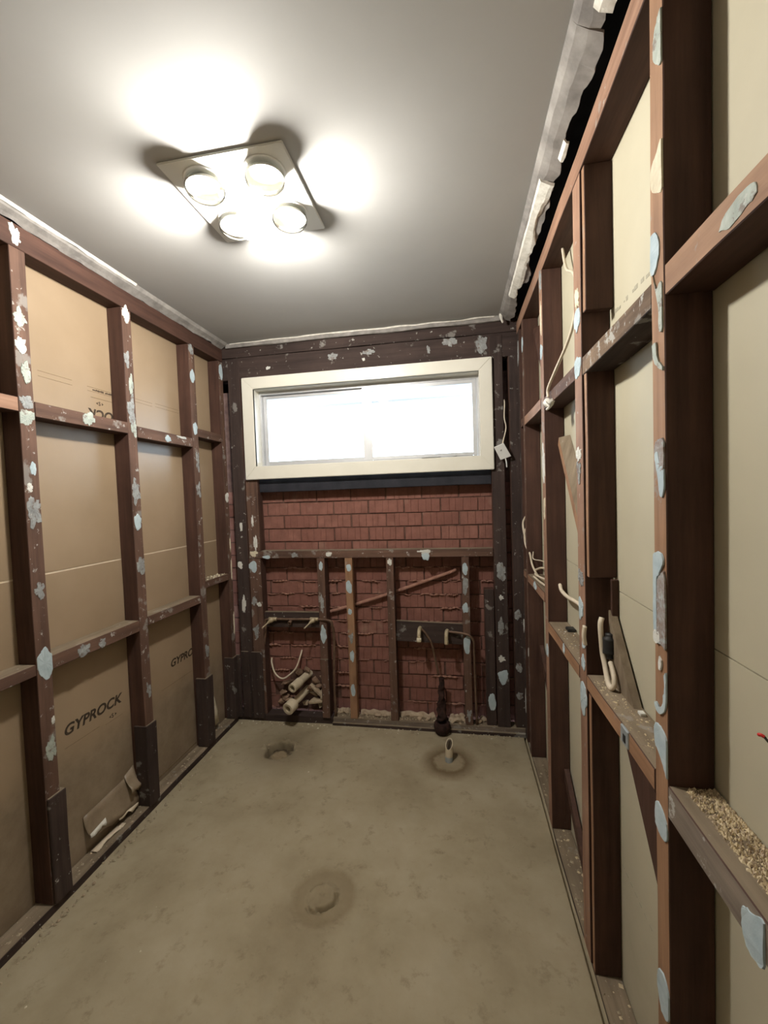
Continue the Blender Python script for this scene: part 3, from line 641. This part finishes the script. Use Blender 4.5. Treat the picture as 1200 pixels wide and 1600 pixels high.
# half bricks seen only above the sill beside the opening are hidden by studs; mortar squeezed from the lower beds:
bm = bmesh.new()
for row in range(1, 13):
    z0 = .041+(row-1)*PITCH; x = .1
    while x < 1.72:
        ln = r.uniform(.05, .20)
        if r.random() < (.75 if row > 1 else .3) and not (row < 5 and .3 < x < .62):
            pts = []; nn = max(3, int(ln/.02))
            for q in range(nn+1): pts.append((x+ln*q/nn, YB-.003-r.uniform(0, .009), z0+r.uniform(-.006, .004)))
            amp = r.uniform(.003, .0075)
            tube_bm(pts, lambda t: amp*(.35+.9*abs(math.sin(t*17+x*40)))*(1-.7*abs(2*t-1)**4), 5, True, 1.0, bm)
        x += ln+r.uniform(.0, .10)
from_bm('mortar_squeeze', bm, 'squeeze', WB, kind='stuff')
FB = (0, -1, 0)
beam('bottom_plate', -.06, .664, D, D+.075, -.02, .044, ('dark_x', 'dark_x', 'dark_x'), WB, FB, .0015, top=2)
beam('bottom_plate', .668, W+.06, D+.001, D+.075, -.02, .045, ('dust_x', 'worn_x', 'dust_x'), WB, FB, .0015, top=2)
beam('floor_batten', .668, W+.01, D-.018, D-.001, -.006, .020, ('dust_x', 'dark_x', 'dust_x'), WB, FB, .002, top=2)
Bs = {}
Bs['rail'] = beam('rail', .124, 1.728, D, D+.075, 1.111, 1.160, ('dark_x', 'face_x', 'dust_x'), WB, FB, top=2)
for k, (x0, x1, y0, z0, z1, ms) in {'lc': (.030, .116, D+.002, .045, 2.44, 'dark_z'), 'post': (.122, .206, D, .045, 1.11, 'face_z'), 'post2': (.122, .206, D+.004, 1.161, 1.64, 'face_z'),
        'B1': (.600, .652, D, .045, 1.110, 'face_z'), 'B2': (.790, .838, D, .046, 1.110, 'tan_z'), 'B3': (1.060, 1.108, D, .046, 1.110, 'face_z'), 'B4': (1.533, 1.581, D, .046, 1.110, 'face_z'),
        'A': (1.732, 1.808, D, .046, 2.44, 'dark_z'), 'Bb': (1.842, W+.05, D+.003, .046, 2.44, 'dark_z'), 'blk': (1.668, 1.726, D+.012, .046, .906, 'dark_z')}.items():
    Bs[k] = beam('stud', x0, x1, y0, D+.075 if k != 'B2' else D+.045, z0, z1, ('tan_z' if k == 'B2' else 'wood_z', ms), WB, FB)
beam('lintel', -.05, W+.05, D+.002, D+.09, 2.312, 2.452, ('dark_x', 'dark_x'), WB, FB)
beam('top_plate', -.05, W+.05, D+.008, D+.10, 2.458, 2.56, ('dark_x', 'dark_x'), WB, FB)
beam('sill_trimmer', .207, 1.73, D+.030, D+.10, 1.556, 1.652, ('void_sill', 'void_sill'), WB, FB)
beam('noggin', .207, .599, D+.022, D+.047, .640, .745, ('dust_x', 'dark_x', 'dust_x'), WB, FB, top=2)
bm = prism([(D+.022, 0), (D+.047, 0), (D+.047, .13), (D+.022, .13)], 1.109, 1.532)
for v_ in bm.verts: v_.co.z += .566-(v_.co.x-1.109)*.035
bm.normal_update()
for f in bm.faces: f.material_index = 2 if f.normal.z > .8 else (1 if f.normal.y < -.8 else 0)
nogR = from_bm('noggin', bm, ('dust_x', 'dark_x', 'dust_x'), WB)
for (x0, x1, z1) in ((-.02, .026, .452), (.038, .096, .478), (.112, .190, .475)):
    beam('packing_block', x0, x1, D-.016, D-.001, .02, z1, ('dark_z', 'dark_z', 'dust_z'), WB, FB, .002, top=2, bev=.003)
beam('packing_block', .602, .655, D-.014, D-.001, .046, .44, ('dark_z', 'face_z', 'dust_z'), WB, FB, .002, top=2)
bm = tube_bm([(.651, D+.088, .735), (.76, D+.086, .765), (1.046, D+.086, .855), (1.439, D+.086, .992), (1.50, D+.088, 1.02)], .011, 6, True, .6)
from_bm('timber_lath', bm, 'squeeze', WB)
BD = [('w', .057, 1.067, .039, .043), ('b', .150, 1.056, .062, .065), ('g', .148, .821, .056, .052), ('w', .180, .798, .035, .026), ('w', .172, 1.206, .028, .097), ('w', .160, 1.355, .021, .077), ('g', .15, .617, .049, .079), ('c', .16, 1.145, .056, .039),
      ('b', .626, 1.059, .03, .052), ('g', .626, .804, .037, .098), ('b', .626, .608, .048, .123), ('b', .814, 1.046, .033, .048), ('b', .812, .918, .041, .08), ('b', .812, .757, .033, .036), ('g', .812, .587, .036, .057), ('b', .814, .466, .03, .073), ('b', .812, .234, .033, .082), ('w', 1.084, 1.085, .028, .038), ('b', 1.557, 1.035, .037, .076), ('g', 1.556, .928, .033, .107), ('b', 1.554, .787, .042, .062), ('b', 1.556, .559, .042, .116), ('g', 1.557, .115, .036, .086), ('g', 1.775, 1.019, .058, .105), ('g', 1.763, .679, .036, .091), ('b', 1.768, .365, .07, .092), ('w', 1.765, .48, .045, .038), ('w', 1.77, .86, .03, .03), ('b', 1.70, .193, .05, .109), ('g', 1.866, .75, .04, .06), ('g', 1.866, .42, .04, .05), ('g', 1.866, .25, .04, .04), ('w', .07, .80, .03, .10), ('w', .075, 1.33, .02, .06)]
BX = {'lc': .07, 'post': .165, 'B1': .626, 'B2': .814, 'B3': 1.084, 'B4': 1.557, 'A': 1.77, 'Bb': 1.866, 'blk': 1.697}
for i, (m_, x, z, w_, h_) in enumerate(BD):
    s = min(BX, key=lambda q: abs(BX[q]-x)); s = 'post2' if s == 'post' and z > 1.16 else s
    yy = D-.0005 if s not in ('lc', 'post2', 'blk', 'Bb') else {'lc': D+.0015, 'post2': D+.0035, 'blk': D+.0115, 'Bb': D+.0025}[s]
    if s == 'B1' and z < .44: yy = D-.0145
    patch(m_, 'B', yy, x, z, w_, h_, Bs[s], 400+i)
for i, (m_, x, z, w_, h_) in enumerate([('b', 1.314, 1.122, .061, .06), ('w', .684, 1.135, .041, .028), ('w', 1.307, 1.145, .092, .02), ('g', .45, 1.135, .05, .03), ('b', .25, 1.12, .06, .02)]): patch(m_, 'B', D-.0005, x, z, w_, h_, Bs['rail'], 500+i)
lin = [o for o in WB.children if o.name.startswith('lintel')][0]
for i, (m_, x, z, w_, h_) in enumerate([('g', .762, 2.407, .067, .042), ('g', .996, 2.41, .082, .032), ('g', 1.50, 2.42, .092, .05), ('g', 1.69, 2.40, .067, .09), ('w', .961, 2.369, .02, .02), ('g', 1.372, 2.392, .031, .046), ('w', .32, 2.37, .03, .02)]): patch(m_, 'B', D+.0015, x, z, w_, h_, lin, 520+i)

# front wall behind the camera closes the room
wf = from_bm('wall_front', boxes_bm([(-.10, 2.0, -.76, -.72, -.02, 2.64)]), 'cream_paper', None, kind='structure', label='plain cream board wall behind the camera', cat='wall')

# ------------------------------------------------------------------ window
WN = empty('window_1', (.94, D, 1.642), 'wide sliding window in a glossy cream frame above the bricks', 'window', kind='structure')
o0, o1, q0, q1 = .137, 1.745, 1.642, 2.312; i0, i1, j0, j1 = .214, 1.668, 1.727, 2.236; yf = D-.022
def poly_prism_y(pts, y0, y1):
    bm = bmesh.new(); A = [bm.verts.new((x, y0, z)) for x, z in pts]; B = [bm.verts.new((x, y1, z)) for x, z in pts]; n = len(pts)
    bm.faces.new(A); bm.faces.new(B[::-1])
    for i in range(n): bm.faces.new((A[i], B[i], B[(i+1) % n], A[(i+1) % n]))
    bmesh.ops.recalc_face_normals(bm, faces=bm.faces); bmesh.ops.bevel(bm, geom=list(bm.edges), offset=.003, segments=2, affect='EDGES', clamp_overlap=True); return bm
for pts in ([(o0, q1), (o1, q1), (i1, j1), (i0, j1)], [(o0, q0), (i0, j0), (i1, j0), (o1, q0)], [(o0, q0), (o0, q1), (i0, j1), (i0, j0)], [(o1, q0), (i1, j0), (i1, j1), (o1, q1)]):
    from_bm('architrave_board', poly_prism_y(pts, yf, D+.001), 'frame_paint', WN)
from_bm('reveal', boxes_bm([(i0-.02, i0, yf+.004, D+.15, j0-.02, j1+.02), (i1, i1+.02, yf+.004, D+.15, j0-.02, j1+.02), (i0, i1, yf+.004, D+.15, j0-.02, j0), (i0, i1, yf+.004, D+.15, j1, j1+.02)]), 'frame_paint', WN)
def ring(x0, x1, z0, z1, y0, y1, w0, w1, wb, wt): return [(x0, x0+w0, y0, y1, z0, z1), (x1-w1, x1, y0, y1, z0, z1), (x0+w0, x1-w1, y0, y1, z0, z0+wb), (x0+w0, x1-w1, y0, y1, z1-wt, z1)]
from_bm('sash_track', boxes_bm(ring(i0, i1, j0, j1, D+.072, D+.13, .012, .012, .012, .022)), 'aluminium', WN)
sl = from_bm('sash', boxes_bm(ring(.227, .968, 1.740, 2.213, D+.102, D+.122, .026, .034, .026, .022), .002), 'aluminium', WN)
put(from_bm('glass_pane', boxes_bm([(.252, .935, D+.110, D+.114, 1.765, 2.192)]), 'glass', None), WN)
sr = from_bm('sash', boxes_bm(ring(.926, 1.655, 1.740, 2.213, D+.076, D+.096, .060, .026, .022, .024), .002), 'aluminium', WN)
put(from_bm('glass_pane', boxes_bm([(.985, 1.630, D+.084, D+.088, 1.761, 2.190)]), 'glass', None), WN)
from_bm('sash_latch', boxes_bm([(1.30, 1.42, D+.062, D+.076, 1.739, 1.748), (1.50, 1.52, D+.062, D+.076, 1.739, 1.752)], .002), 'aluminium', WN)
# eave outside the window and the path below
from_bm('eave', boxes_bm([(-2.5, 4.5, D+.17, 3.74, 2.34, 2.36), (-2.5, 4.5, 3.72, 3.76, 2.33, 2.50)]), 'soffit', None, kind='structure', label='pale eave lining outside above the window', cat='eave')
from_bm('ground', boxes_bm([(-8, 10, D+.16, 14, -.30, -.25)]), 'ground', None, kind='structure', label='path outside beyond the window wall', cat='ground')

# ------------------------------------------------------------------ ceiling heater light
HL = empty('heater_light', (.840, 1.410, H), 'square white ceiling heater with four glass heat lamps around a lit bulb', 'light')
from_bm('fascia_panel', boxes_bm([(.635, 1.045, 1.205, 1.618, H-.008, H-.0005)], .003), 'white_plastic', HL)
for dx, dy in ((-.103, -.100), (.103, -.100), (.103, .100), (-.103, .100)):
    c = (.846+dx, 1.375+dy+.02, H-.008)
    hl = from_bm('heat_lamp', lathe_bm([(.050, 0), (.058, .012), (.0625, .026), (.061, .038), (.052, .048), (.034, .055), (.015, .058), (0, .0585)], c, (0, 0, -1), 28), 'lampglass', HL, smooth=True)
    put(from_bm('reflector', lathe_bm([(.0585, .026), (.050, .012), (.030, .004), (.012, .0015), (0, .001)], c, (0, 0, -1), 28), 'reflector', None, smooth=True), HL).parent = hl
    hl.children[0].matrix_parent_inverse = hl.matrix_parent_inverse.inverted() @ Matrix.Translation(-Vector(HL.location)) if False else Matrix.Identity(4)
    rm = from_bm('lamp_collar', lathe_bm([(.064, 0), (.065, .004), (.060, .006), (.056, .003)], c, (0, 0, -1), 28), 'white_plastic', HL, smooth=True)
from_bm('light_bulb', lathe_bm([(.030, .040), (.041, .057), (.0475, .079), (.046, .099), (.040, .115), (.028, .129), (.012, .136), (0, .137)], (.846, 1.395, H-.008), (0, 0, -1), 24), 'bulb', HL, smooth=True)
from_bm('bulb_base', lathe_bm([(.018, .0), (.019, .022), (.030, .0405), (0, .040)], (.846, 1.395, H-.008), (0, 0, -1), 24), 'white_plastic', HL, smooth=True)

# ------------------------------------------------------------------ plumbing on the back wall
tapset = empty('basin_tap_pipework', (.39, D+.03, .045), 'copper tap pipework with two spindles between the left studs', 'pipework')
from_bm('copper_pipe', tube_bm([(.158, D+.010, .05), (.166, D+.010, .33), (.212, D+.008, .60), (.214, D+.008, .672), (.240, D+.008, .697), (.394, D+.008, .699), (.56, D+.008, .701), (.664, D-.012, .702), (.690, D-.010, .672), (.692, D+.015, .561), (.680, D+.02, .301), (.682, D+.02, .05)], .0085, 10), 'copper', tapset, smooth=True)
for x, z in ((.270, .699), (.563, .702)):
    t = from_bm('tap_body', lathe_bm([(.0, -.002), (.016, 0), (.0175, .006), (.016, .022), (.011, .026), (.010, .040), (0, .041)], (x, D+.006, z), (-.55, -.75, -.45), 12), 'brass', tapset, smooth=True)
    sp = from_bm('spindle', tube_bm([(x-.018, D-.022, z-.014), (x-.050, D-.055, z-.045)], .0045, 8), 'brass', tapset, smooth=True)
    from_bm('pipe_tee', tube_bm([(x-.028, D+.008, z), (x+.028, D+.008, z)], .0125, 10), 'brass', tapset, smooth=True)
from_bm('spout_outlet', lathe_bm([(.0, 0), (.012, .0), (.013, .03), (.010, .032), (.008, .02), (0, .018)], (.400, D+.006, .692), (0, -1, -.4), 12), 'copper', tapset, smooth=True)

fitA = empty('capped_water_outlet', (1.262, D+.02, .627), 'capped outlet on the left of the board between two studs with a bent pipe', 'pipe fitting')
from_bm('elbow', tube_bm([(1.266, D+.02, .655), (1.262, D-.002, .650), (1.260, D-.022, .632), (1.260, D-.030, .600)], .013, 10), 'brass', fitA, smooth=True)
from_bm('cap', lathe_bm([(0, 0), (.015, 0), (.016, .02), (.012, .028), (0, .029)], (1.260, D-.031, .606), (0, -.2, -1), 12), 'c', fitA, smooth=True)
from_bm('copper_pipe', tube_bm([(1.268, D+.014, .655), (1.30, D+.012, .620), (1.335, D+.016, .555), (1.352, D+.03, .461), (1.372, D+.035, .345)], .0075, 8), 'copper', fitA, smooth=True)
fitB = empty('brass_water_outlet', (1.432, D+.02, .615), 'brass outlet on the right of the board with pipe bending down past the stud', 'pipe fitting')
from_bm('elbow', tube_bm([(1.436, D+.018, .640), (1.432, D-.002, .636), (1.430, D-.022, .618), (1.430, D-.028, .590)], .013, 10), 'brass', fitB, smooth=True)
from_bm('thread', lathe_bm([(0, 0), (.012, 0), (.014, .004), (.012, .008), (.014, .012), (.012, .016), (.014, .02), (.011, .024), (.008, .01), (0, .01)], (1.430, D-.029, .592), (0, -.1, -1), 12), 'brass', fitB, smooth=True)
from_bm('copper_pipe', tube_bm([(1.440, D+.012, .636), (1.530, D-.012, .634), (1.572, D-.016, .620), (1.597, D-.006, .580), (1.598, D+.01, .50), (1.600, D+.01, .347), (1.604, D+.01, .05)], .0075, 8), 'copper', fitB, smooth=True)
stub = empty('lagged_waste_pipe', (1.385, D-.03, 0), 'dark rusty lagged pipe stub at the foot of the bricks', 'pipe')
lg = from_bm('lagging', tube_bm([(1.387, D-.004, .070), (1.385, D+.012, .15), (1.388, D+.022, .24), (1.392, D+.03, .33)], lambda t: .032-.020*t, 14), 'rust', stub, smooth=True)
for v_ in lg.data.vertices: v_.co += Vector((noise.noise(v_.co*38), noise.noise(v_.co*38+Vector((7, 0, 0))), 0))*.017
from_bm('socket', lathe_bm([(0, 0), (.036, .002), (.049, .018), (.053, .045), (.049, .068), (.041, .078), (.033, .074), (.030, .05), (0, .046)], (1.388, D-.030, .0), (0, .04, 1), 14), 'rust', stub, smooth=True)
def pvc(name, a, b2, r0, rs, ls, label):
    a, b2 = Vector(a), Vector(b2); ax = (b2-a).normalized(); L = (b2-a).length
    root = empty(name, b2, label, 'pipe')
    from_bm('pipe', lathe_bm([(r0*.80, .03), (r0*.82, .0), (r0, 0), (r0, L)], a, ax, 22), 'pvc', root, smooth=False)
    from_bm('socket', lathe_bm([(rs*.60, .028), (rs*.62, 0), (rs*.97, 0), (rs, .004), (rs, ls), (r0*1.005, ls+.010)], a-ax*.002, ax, 22), 'pvc', root)
    from_bm('pipe_bore', lathe_bm([(0, .030), (r0*.80, .029)], a, ax, 22), 'pvc_in', root)  # dark disc gives the pipe its painted-in inner shade
    return root
pvc('pvc_waste_pipe', (.423, 2.575, .267), (.476, 2.78, .290), .025, .030, .085, 'upper grey plastic waste pipe stub sticking out of broken brickwork')
pvc('pvc_waste_pipe', (.399, 2.545, .141), (.462, 2.77, .182), .024, .040, .060, 'lower grey plastic waste pipe with a wide flanged socket near the floor')
o = from_bm('electric_cable', tube_bm([(.214, D+.085, .40), (.224, D+.060, .375), (.252, D+.045, .310), (.302, D+.042, .276), (.354, D+.048, .300), (.402, D+.055, .350), (.428, D+.07, .42), (.430, D+.105, .455)], .0055, 8), 'cable', None, smooth=True, label='white cable looped below the left tap pipe', cat='cable')
# broken brick and mortar around the waste pipes
G1 = 'broken mortar lumps around the waste pipes'
r = random.Random(21)
spots = [(.28, .10), (.31, .13), (.30, .17), (.34, .11), (.35, .20), (.33, .24), (.39, .23), (.50, .105), (.53, .12), (.56, .10), (.52, .165), (.57, .17), (.50, .215), (.55, .22), (.53, .26), (.41, .31), (.47, .33), (.58, .28), (.45, .09), (.38, .08)]
for i, (x, z) in enumerate(spots):
    s = (r.uniform(.022, .042), r.uniform(.022, .035), r.uniform(.013, .026))
    o = from_bm('mortar_lump', lump_bm((x, D+.080+r.uniform(-.02, .012), z), s, i, rough=.5), 'rubble' if z < .18 and x > .36 else 'brownrubble', None, label='broken lump of dusty mortar around the plastic waste pipes', cat='rubble', group=G1)
for p0, p1 in (((.50, D+.06, .235), (.585, D+.045, .165)), ((.49, D+.05, .115), (.585, D+.04, .135)), ((.575, D+.05, .12), (.592, D+.05, .185))):
    m1 = (Vector(p0)+Vector(p1))/2+Vector((.003, -.006, .006))
    o = from_bm('brick_shard', tube_bm([p0, m1, p1], lambda t: .0165*(1-.25*abs(2*t-1)), 6, True, .65), 'rubble', None, label='long brick shard leaning in the broken hole beside the waste pipes', cat='rubble', group='brick shards beside the waste pipes')
bm = bmesh.new()
for xa, xb in ((.672, .786), (.842, 1.056), (1.112, 1.335), (1.44, 1.53)):
    tube_bm([(xa+(xb-xa)*q/6, D+.078+r.uniform(-.008, .008), .050+r.uniform(-.004, .006)) for q in range(7)], lambda t: .020+.004*math.sin(t*19+xa*30), 8, True, .8, bm)
from_bm('mortar_heap', bm, 'rubble', WB, kind='stuff')
G2 = 'pale mortar lumps on the bottom plate'
for i, (x, s) in enumerate(((.70, .012), (.74, .02), (.88, .016), (.96, .022), (1.01, .015), (1.03, .012), (1.16, .014), (1.24, .018), (1.30, .016), (1.45, .024), (1.49, .028), (1.52, .02), (1.62, .022), (1.645, .028), (1.66, .018), (1.50, .014))):
    o = from_bm('mortar_chunk', lump_bm((x, D+.050+r.uniform(-.015, .025), .046+s*.45), (s*1.2, s, s*.6), 60+i), 'rubble', None, label='pale lump of mortar lying on the bottom plate below the bricks', cat='rubble', group=G2)

# ------------------------------------------------------------------ floor fittings
fp = empty('floor_pipe', (1.434, 2.355, 0), 'short cut pipe standing up from a stained ring in the floor', 'pipe')
def slant_pipe(name, ro, ri, z0, z1, mats, sl, c=(1.434, 2.352)):
    bm = bmesh.new(); R_ = []
    for rr_, zz_, cut in ((ri, z1-.006, 1), (ri, z1, 1), (ro, z1, 1), (ro, z0, 0)):
        ring_ = []
        for k in range(20):
            an_ = 2*math.pi*k/20; zq = zz_+(sl*math.sin(an_)+.35*sl*math.cos(an_) if cut else 0)
            ring_.append(bm.verts.new((c[0]+rr_*math.cos(an_)+.03*zq, c[1]+rr_*math.sin(an_)+.10*zq, zq)))
        R_.append(ring_)
    for A_, B_ in zip(R_, R_[1:]):
        for k in range(20): bm.faces.new((A_[k], A_[(k+1) % 20], B_[(k+1) % 20], B_[k]))
    bmesh.ops.recalc_face_normals(bm, faces=bm.faces); return from_bm(name, bm, mats, fp)
slant_pipe('pipe', .0205, .0165, .022, .090, 'pvc', .022)
slant_pipe('pipe_bore', .0166, .002, .03, .083, 'pvc_in', .022)  # bore coloured dark so the inside looks shaded
slant_pipe('pipe_foot', .0212, .0166, -.01, .024, 'galv', 0)

# ------------------------------------------------------------------ cables and fittings on the right wall
sw = empty('switch_plate', (1.795, 2.62, 1.745), 'small white switch plate hanging on its cable right of the window', 'switch')
cq = [Vector((1.743, 2.605, 1.772)), Vector((1.799, 2.600, 1.794)), Vector((1.843, 2.622, 1.716)), Vector((1.782, 2.630, 1.696))]
nn = (cq[1]-cq[0]).cross(cq[2]-cq[0]).normalized()*.008
bm = bmesh.new(); A = [bm.verts.new(p) for p in cq]; B = [bm.verts.new(p-nn) for p in cq]
bm.faces.new(A); bm.faces.new(B[::-1])
for i in range(4): bm.faces.new((A[i], B[i], B[(i+1) % 4], A[(i+1) % 4]))
bmesh.ops.recalc_face_normals(bm, faces=bm.faces); bmesh.ops.bevel(bm, geom=list(bm.edges), offset=.002, segments=1, affect='EDGES')
from_bm('plate', bm, 'white_plastic', sw)
cc = sum(cq, Vector())/4
from_bm('rocker', lump_bm(cc+Vector((-.008, -.004, .008)), (.010, .006, .007), 3, sub=2, rough=.05), 'cornice_grey', sw, smooth=True)
from_bm('switch_cable', tube_bm([(1.816, D+.02, 2.06), (1.814, D-.012, 2.03), (1.810, D-.02, 1.946), (1.818, D-.022, 1.885), (1.800, D-.030, 1.81), (1.792, D-.030, 1.77)], .0038, 8), 'cable', sw, smooth=True)
from_bm('loose_core', tube_bm([(1.805, 2.625, 1.72), (1.815, 2.625, 1.685), (1.818, 2.628, 1.650)], .004, 8), 'white_plastic', sw, smooth=True)
def cable(pts, rad, label, mats='cable', flat=1.0):
    return from_bm('electric_cable', tube_bm(pts, rad, 8, True, flat), mats, None, smooth=True, label=label, cat='cable')
cable([(W+.05, 1.76, 2.43), (W+.05, 1.736, 2.37), (W+.05, 1.70, 2.32), (W+.045, 1.60, 2.26), (W+.03, 1.50, 2.16), (W+.018, 1.50, 2.06), (W+.010, 1.56, 2.005), (W-.002, 1.68, 1.950), (W-.012, 1.76, 1.905), (W-.012, 1.765, 1.870)], .0055, 'white cable hanging from the top plate to a knot on the upper right noggin')
bm = bmesh.new(); lump_bm((W-.014, 1.745, 1.845), (.012, .020, .018), 5, bm, 2, .3)
tube_bm([(W-.012, 1.76, 1.862), (W-.026, 1.74, 1.845), (W-.016, 1.725, 1.825), (W-.02, 1.755, 1.822)], .005, 6, True, 1, bm)
from_bm('cable_knot', bm, 'plaster', None, label='white lumpy cable end on the face of the upper right noggin', cat='cable', smooth=True)
cable([(W+.05, 1.901, 1.098), (W+.046, 1.88, 1.100), (W+.045, 1.855, 1.085), (W+.048, 1.78, 1.078), (W+.052, 1.65, 1.086), (W+.056, 1.52, 1.088), (W+.058, 1.434, 1.09)], .0075, 'thick white cable crossing between two right studs above the noggin')
cable([(W+.036, 1.357-.032, 1.125), (W+.030, 1.320, 1.105), (W+.032, 1.318, 1.052), (W+.034, 1.316, 1.020), (W+.036, 1.306, .994), (W+.036, 1.292, .970), (W+.035, 1.272, .949), (W+.036, 1.250, .947), (W+.040, 1.242, .962), (W+.043, 1.256, .985), (W+.045, 1.286, 1.006)], .0068, 'cream cable looping down to the noggin beside the double stud', flat=1.2)
o = from_bm('cable_joiner', tube_bm([(W+.0475, 1.296, 1.012), (W+.049, 1.302, 1.030), (W+.050, 1.303, 1.050), (W+.050, 1.304, 1.085)], lambda t: .009 if t < .25 else (.019 if t < .9 else .012), 12), 'black', None, smooth=True, label='black cable joiner beside the cream cable loop on the double stud', cat='joiner')
bm = bmesh.new()
for dy in (-.0045, .0045): tube_bm([(W-.008, 1.340+dy, 1.094), (W-.010, 1.343+dy, 1.065), (W-.006, 1.347+dy, 1.036)], .0052, 8, True, 1, bm)
from_bm('cable_clip', bm, 'cable', None, smooth=True, label='short double cream cable end clipped to the face of the double stud', cat='cable')
G3 = [[(W+.01, 2.475, 1.31), (W-.004, 2.48, 1.26), (W+.0, 2.47, 1.20), (W+.012, 2.416, 1.16), (W+.02, 2.39, 1.10), (W+.03, 2.30, 1.062), (W+.035, 2.12, 1.060), (W+.03, 1.99, 1.075)],
      [(W+.03, 2.415, 1.17), (W+.02, 2.36, 1.140), (W+.03, 2.20, 1.155), (W+.03, 2.05, 1.165), (W+.03, 1.968, 1.15)],
      [(W+.03, 2.35, 1.065), (W+.012, 2.25, 1.075), (W+.02, 2.10, 1.085), (W+.04, 2.0, 1.10), (W+.045, 2.08, 1.12), (W+.045, 2.25, 1.11), (W+.03, 2.36, 1.08)],
      [(W+.01, 2.30, 1.056), (W+.015, 2.15, 1.058), (W+.02, 2.02, 1.064)]]
cab = empty('cable_coil', (W+.03, 2.2, 1.05), 'tangle of cream cables lying on the far right lower noggin', 'cable')
for q, pts in enumerate(G3): from_bm('cable_strand', tube_bm(pts, .0055 if q != 1 else .003, 8), 'cable', cab, smooth=True)
cable([(W+.008, 2.472, 1.37), (W-.008, 2.49, 1.33), (W-.008, 2.48, 1.28), (W+.004, 2.474, 1.22)], .006, 'short looped white cable beside the far right corner stud')
rw = empty('red_wire_end', (W+.078, .712, 1.12), 'red insulated wire end poking from the cream board near the camera', 'wire')
from_bm('red_tip', tube_bm([(W+.062, .7095, 1.1275), (W+.063, .7060, 1.1290), (W+.066, .7035, 1.1275)], .0026, 8), 'red', rw, smooth=True)
from_bm('wire_tail', tube_bm([(W+.066, .7035, 1.1275), (W+.072, .706, 1.120), (W+.0795, .710, 1.112)], .0018, 8), 'black', rw, smooth=True)
from_bm('dark_clip', boxes_bm([(W+.045, W+.076, 1.76, 1.80, .938, .950)], .002), 'black', None, label='small black block for a dark notch at the back of the right lower noggin', cat='clip')  # black block set in for a dark notch in the timber

# ------------------------------------------------------------------ loose debris
def on_rect(x0, x1, y0, y1, z, bias=None):
    def f(r):
        t = r.random(); t = t**bias if bias else t
        return (x1-(x1-x0)*t, r.uniform(y0, y1), z)
    return f
scatter('sawdust', on_rect(W+.025, XB-.004, .42, .845, .945, 1.6), 4200, .0030, ('crumb', 'rubble'), 'pale sawdust and chips heaped on the nearest right lower noggin', 'debris', 1, .9)
scatter('sawdust', on_rect(W+.004, XB-.006, .91, 1.32, .940, 1.1), 420, .0036, ('crumb', 'rubble'), 'chips scattered on the noggin below the cream cable loop', 'debris', 2, .6)
scatter('sawdust', on_rect(W+.01, XB-.006, 1.44, 1.80, .938), 70, .005, ('crumb', 'w'), 'few white crumbs on the noggin beyond the double stud', 'debris', 3, .6)
scatter('sawdust', on_rect(W+.01, XB-.006, .5, 2.4, .012), 260, .006, ('dustcrumb', 'crumb'), 'grit along the right bottom plate', 'debris', 4, .5)
scatter('grit', on_rect(.004, .05, .8, 2.62, .0005, 2.2), 320, .006, ('dustcrumb', 'rubble'), 'crumbs along the foot of the left bottom plate', 'debris', 5, .6)
scatter('grit', lambda r: (r.uniform(.03, 1.86), D-.020-.05*r.random()**2.5, .0005), 260, .006, ('dustcrumb', 'c'), 'crumbs along the foot of the brick wall', 'debris', 6, .6)
scatter('grit', lambda r: (r.uniform(.08, 1.86), r.uniform(.4, 2.6), .0), 110, .0035, ('dustcrumb', 'c'), 'tiny specks of grit strewn over the concrete floor', 'debris', 7, .5)
scatter('grit', on_rect(-.075, -.004, .9, 2.6, .030), 240, .006, ('dustcrumb', 'rubble'), 'crumbs on top of the left bottom plate', 'debris', 8, .5)
scatter('grit', on_rect(-.072, -.006, 1.84, 2.58, .950, .8), 40, .006, ('c', 'rubble'), 'crumbs on the left lower noggin', 'debris', 9, .7) if False else None
scatter('grit', lambda r: (r.uniform(.67, 1.72), D+.012+.055*r.random(), .045), 300, .007, ('dustcrumb', 'rubble'), 'mortar crumbs along the plate under the bricks', 'debris', 10, .7)
scatter('grit', on_rect(-.070, -.006, 2.34, 2.585, 1.021), 90, .006, ('c', 'rubble'), 'plaster crumbs on the far left noggin', 'debris', 11, .8)
bm = boxes_bm([(W+.055, W+.068, 1.112, 1.130, .9405, .948)], .001); from_bm('plaster_chip', bm, 'w', None, label='single white chip lying on the right lower noggin', cat='debris')
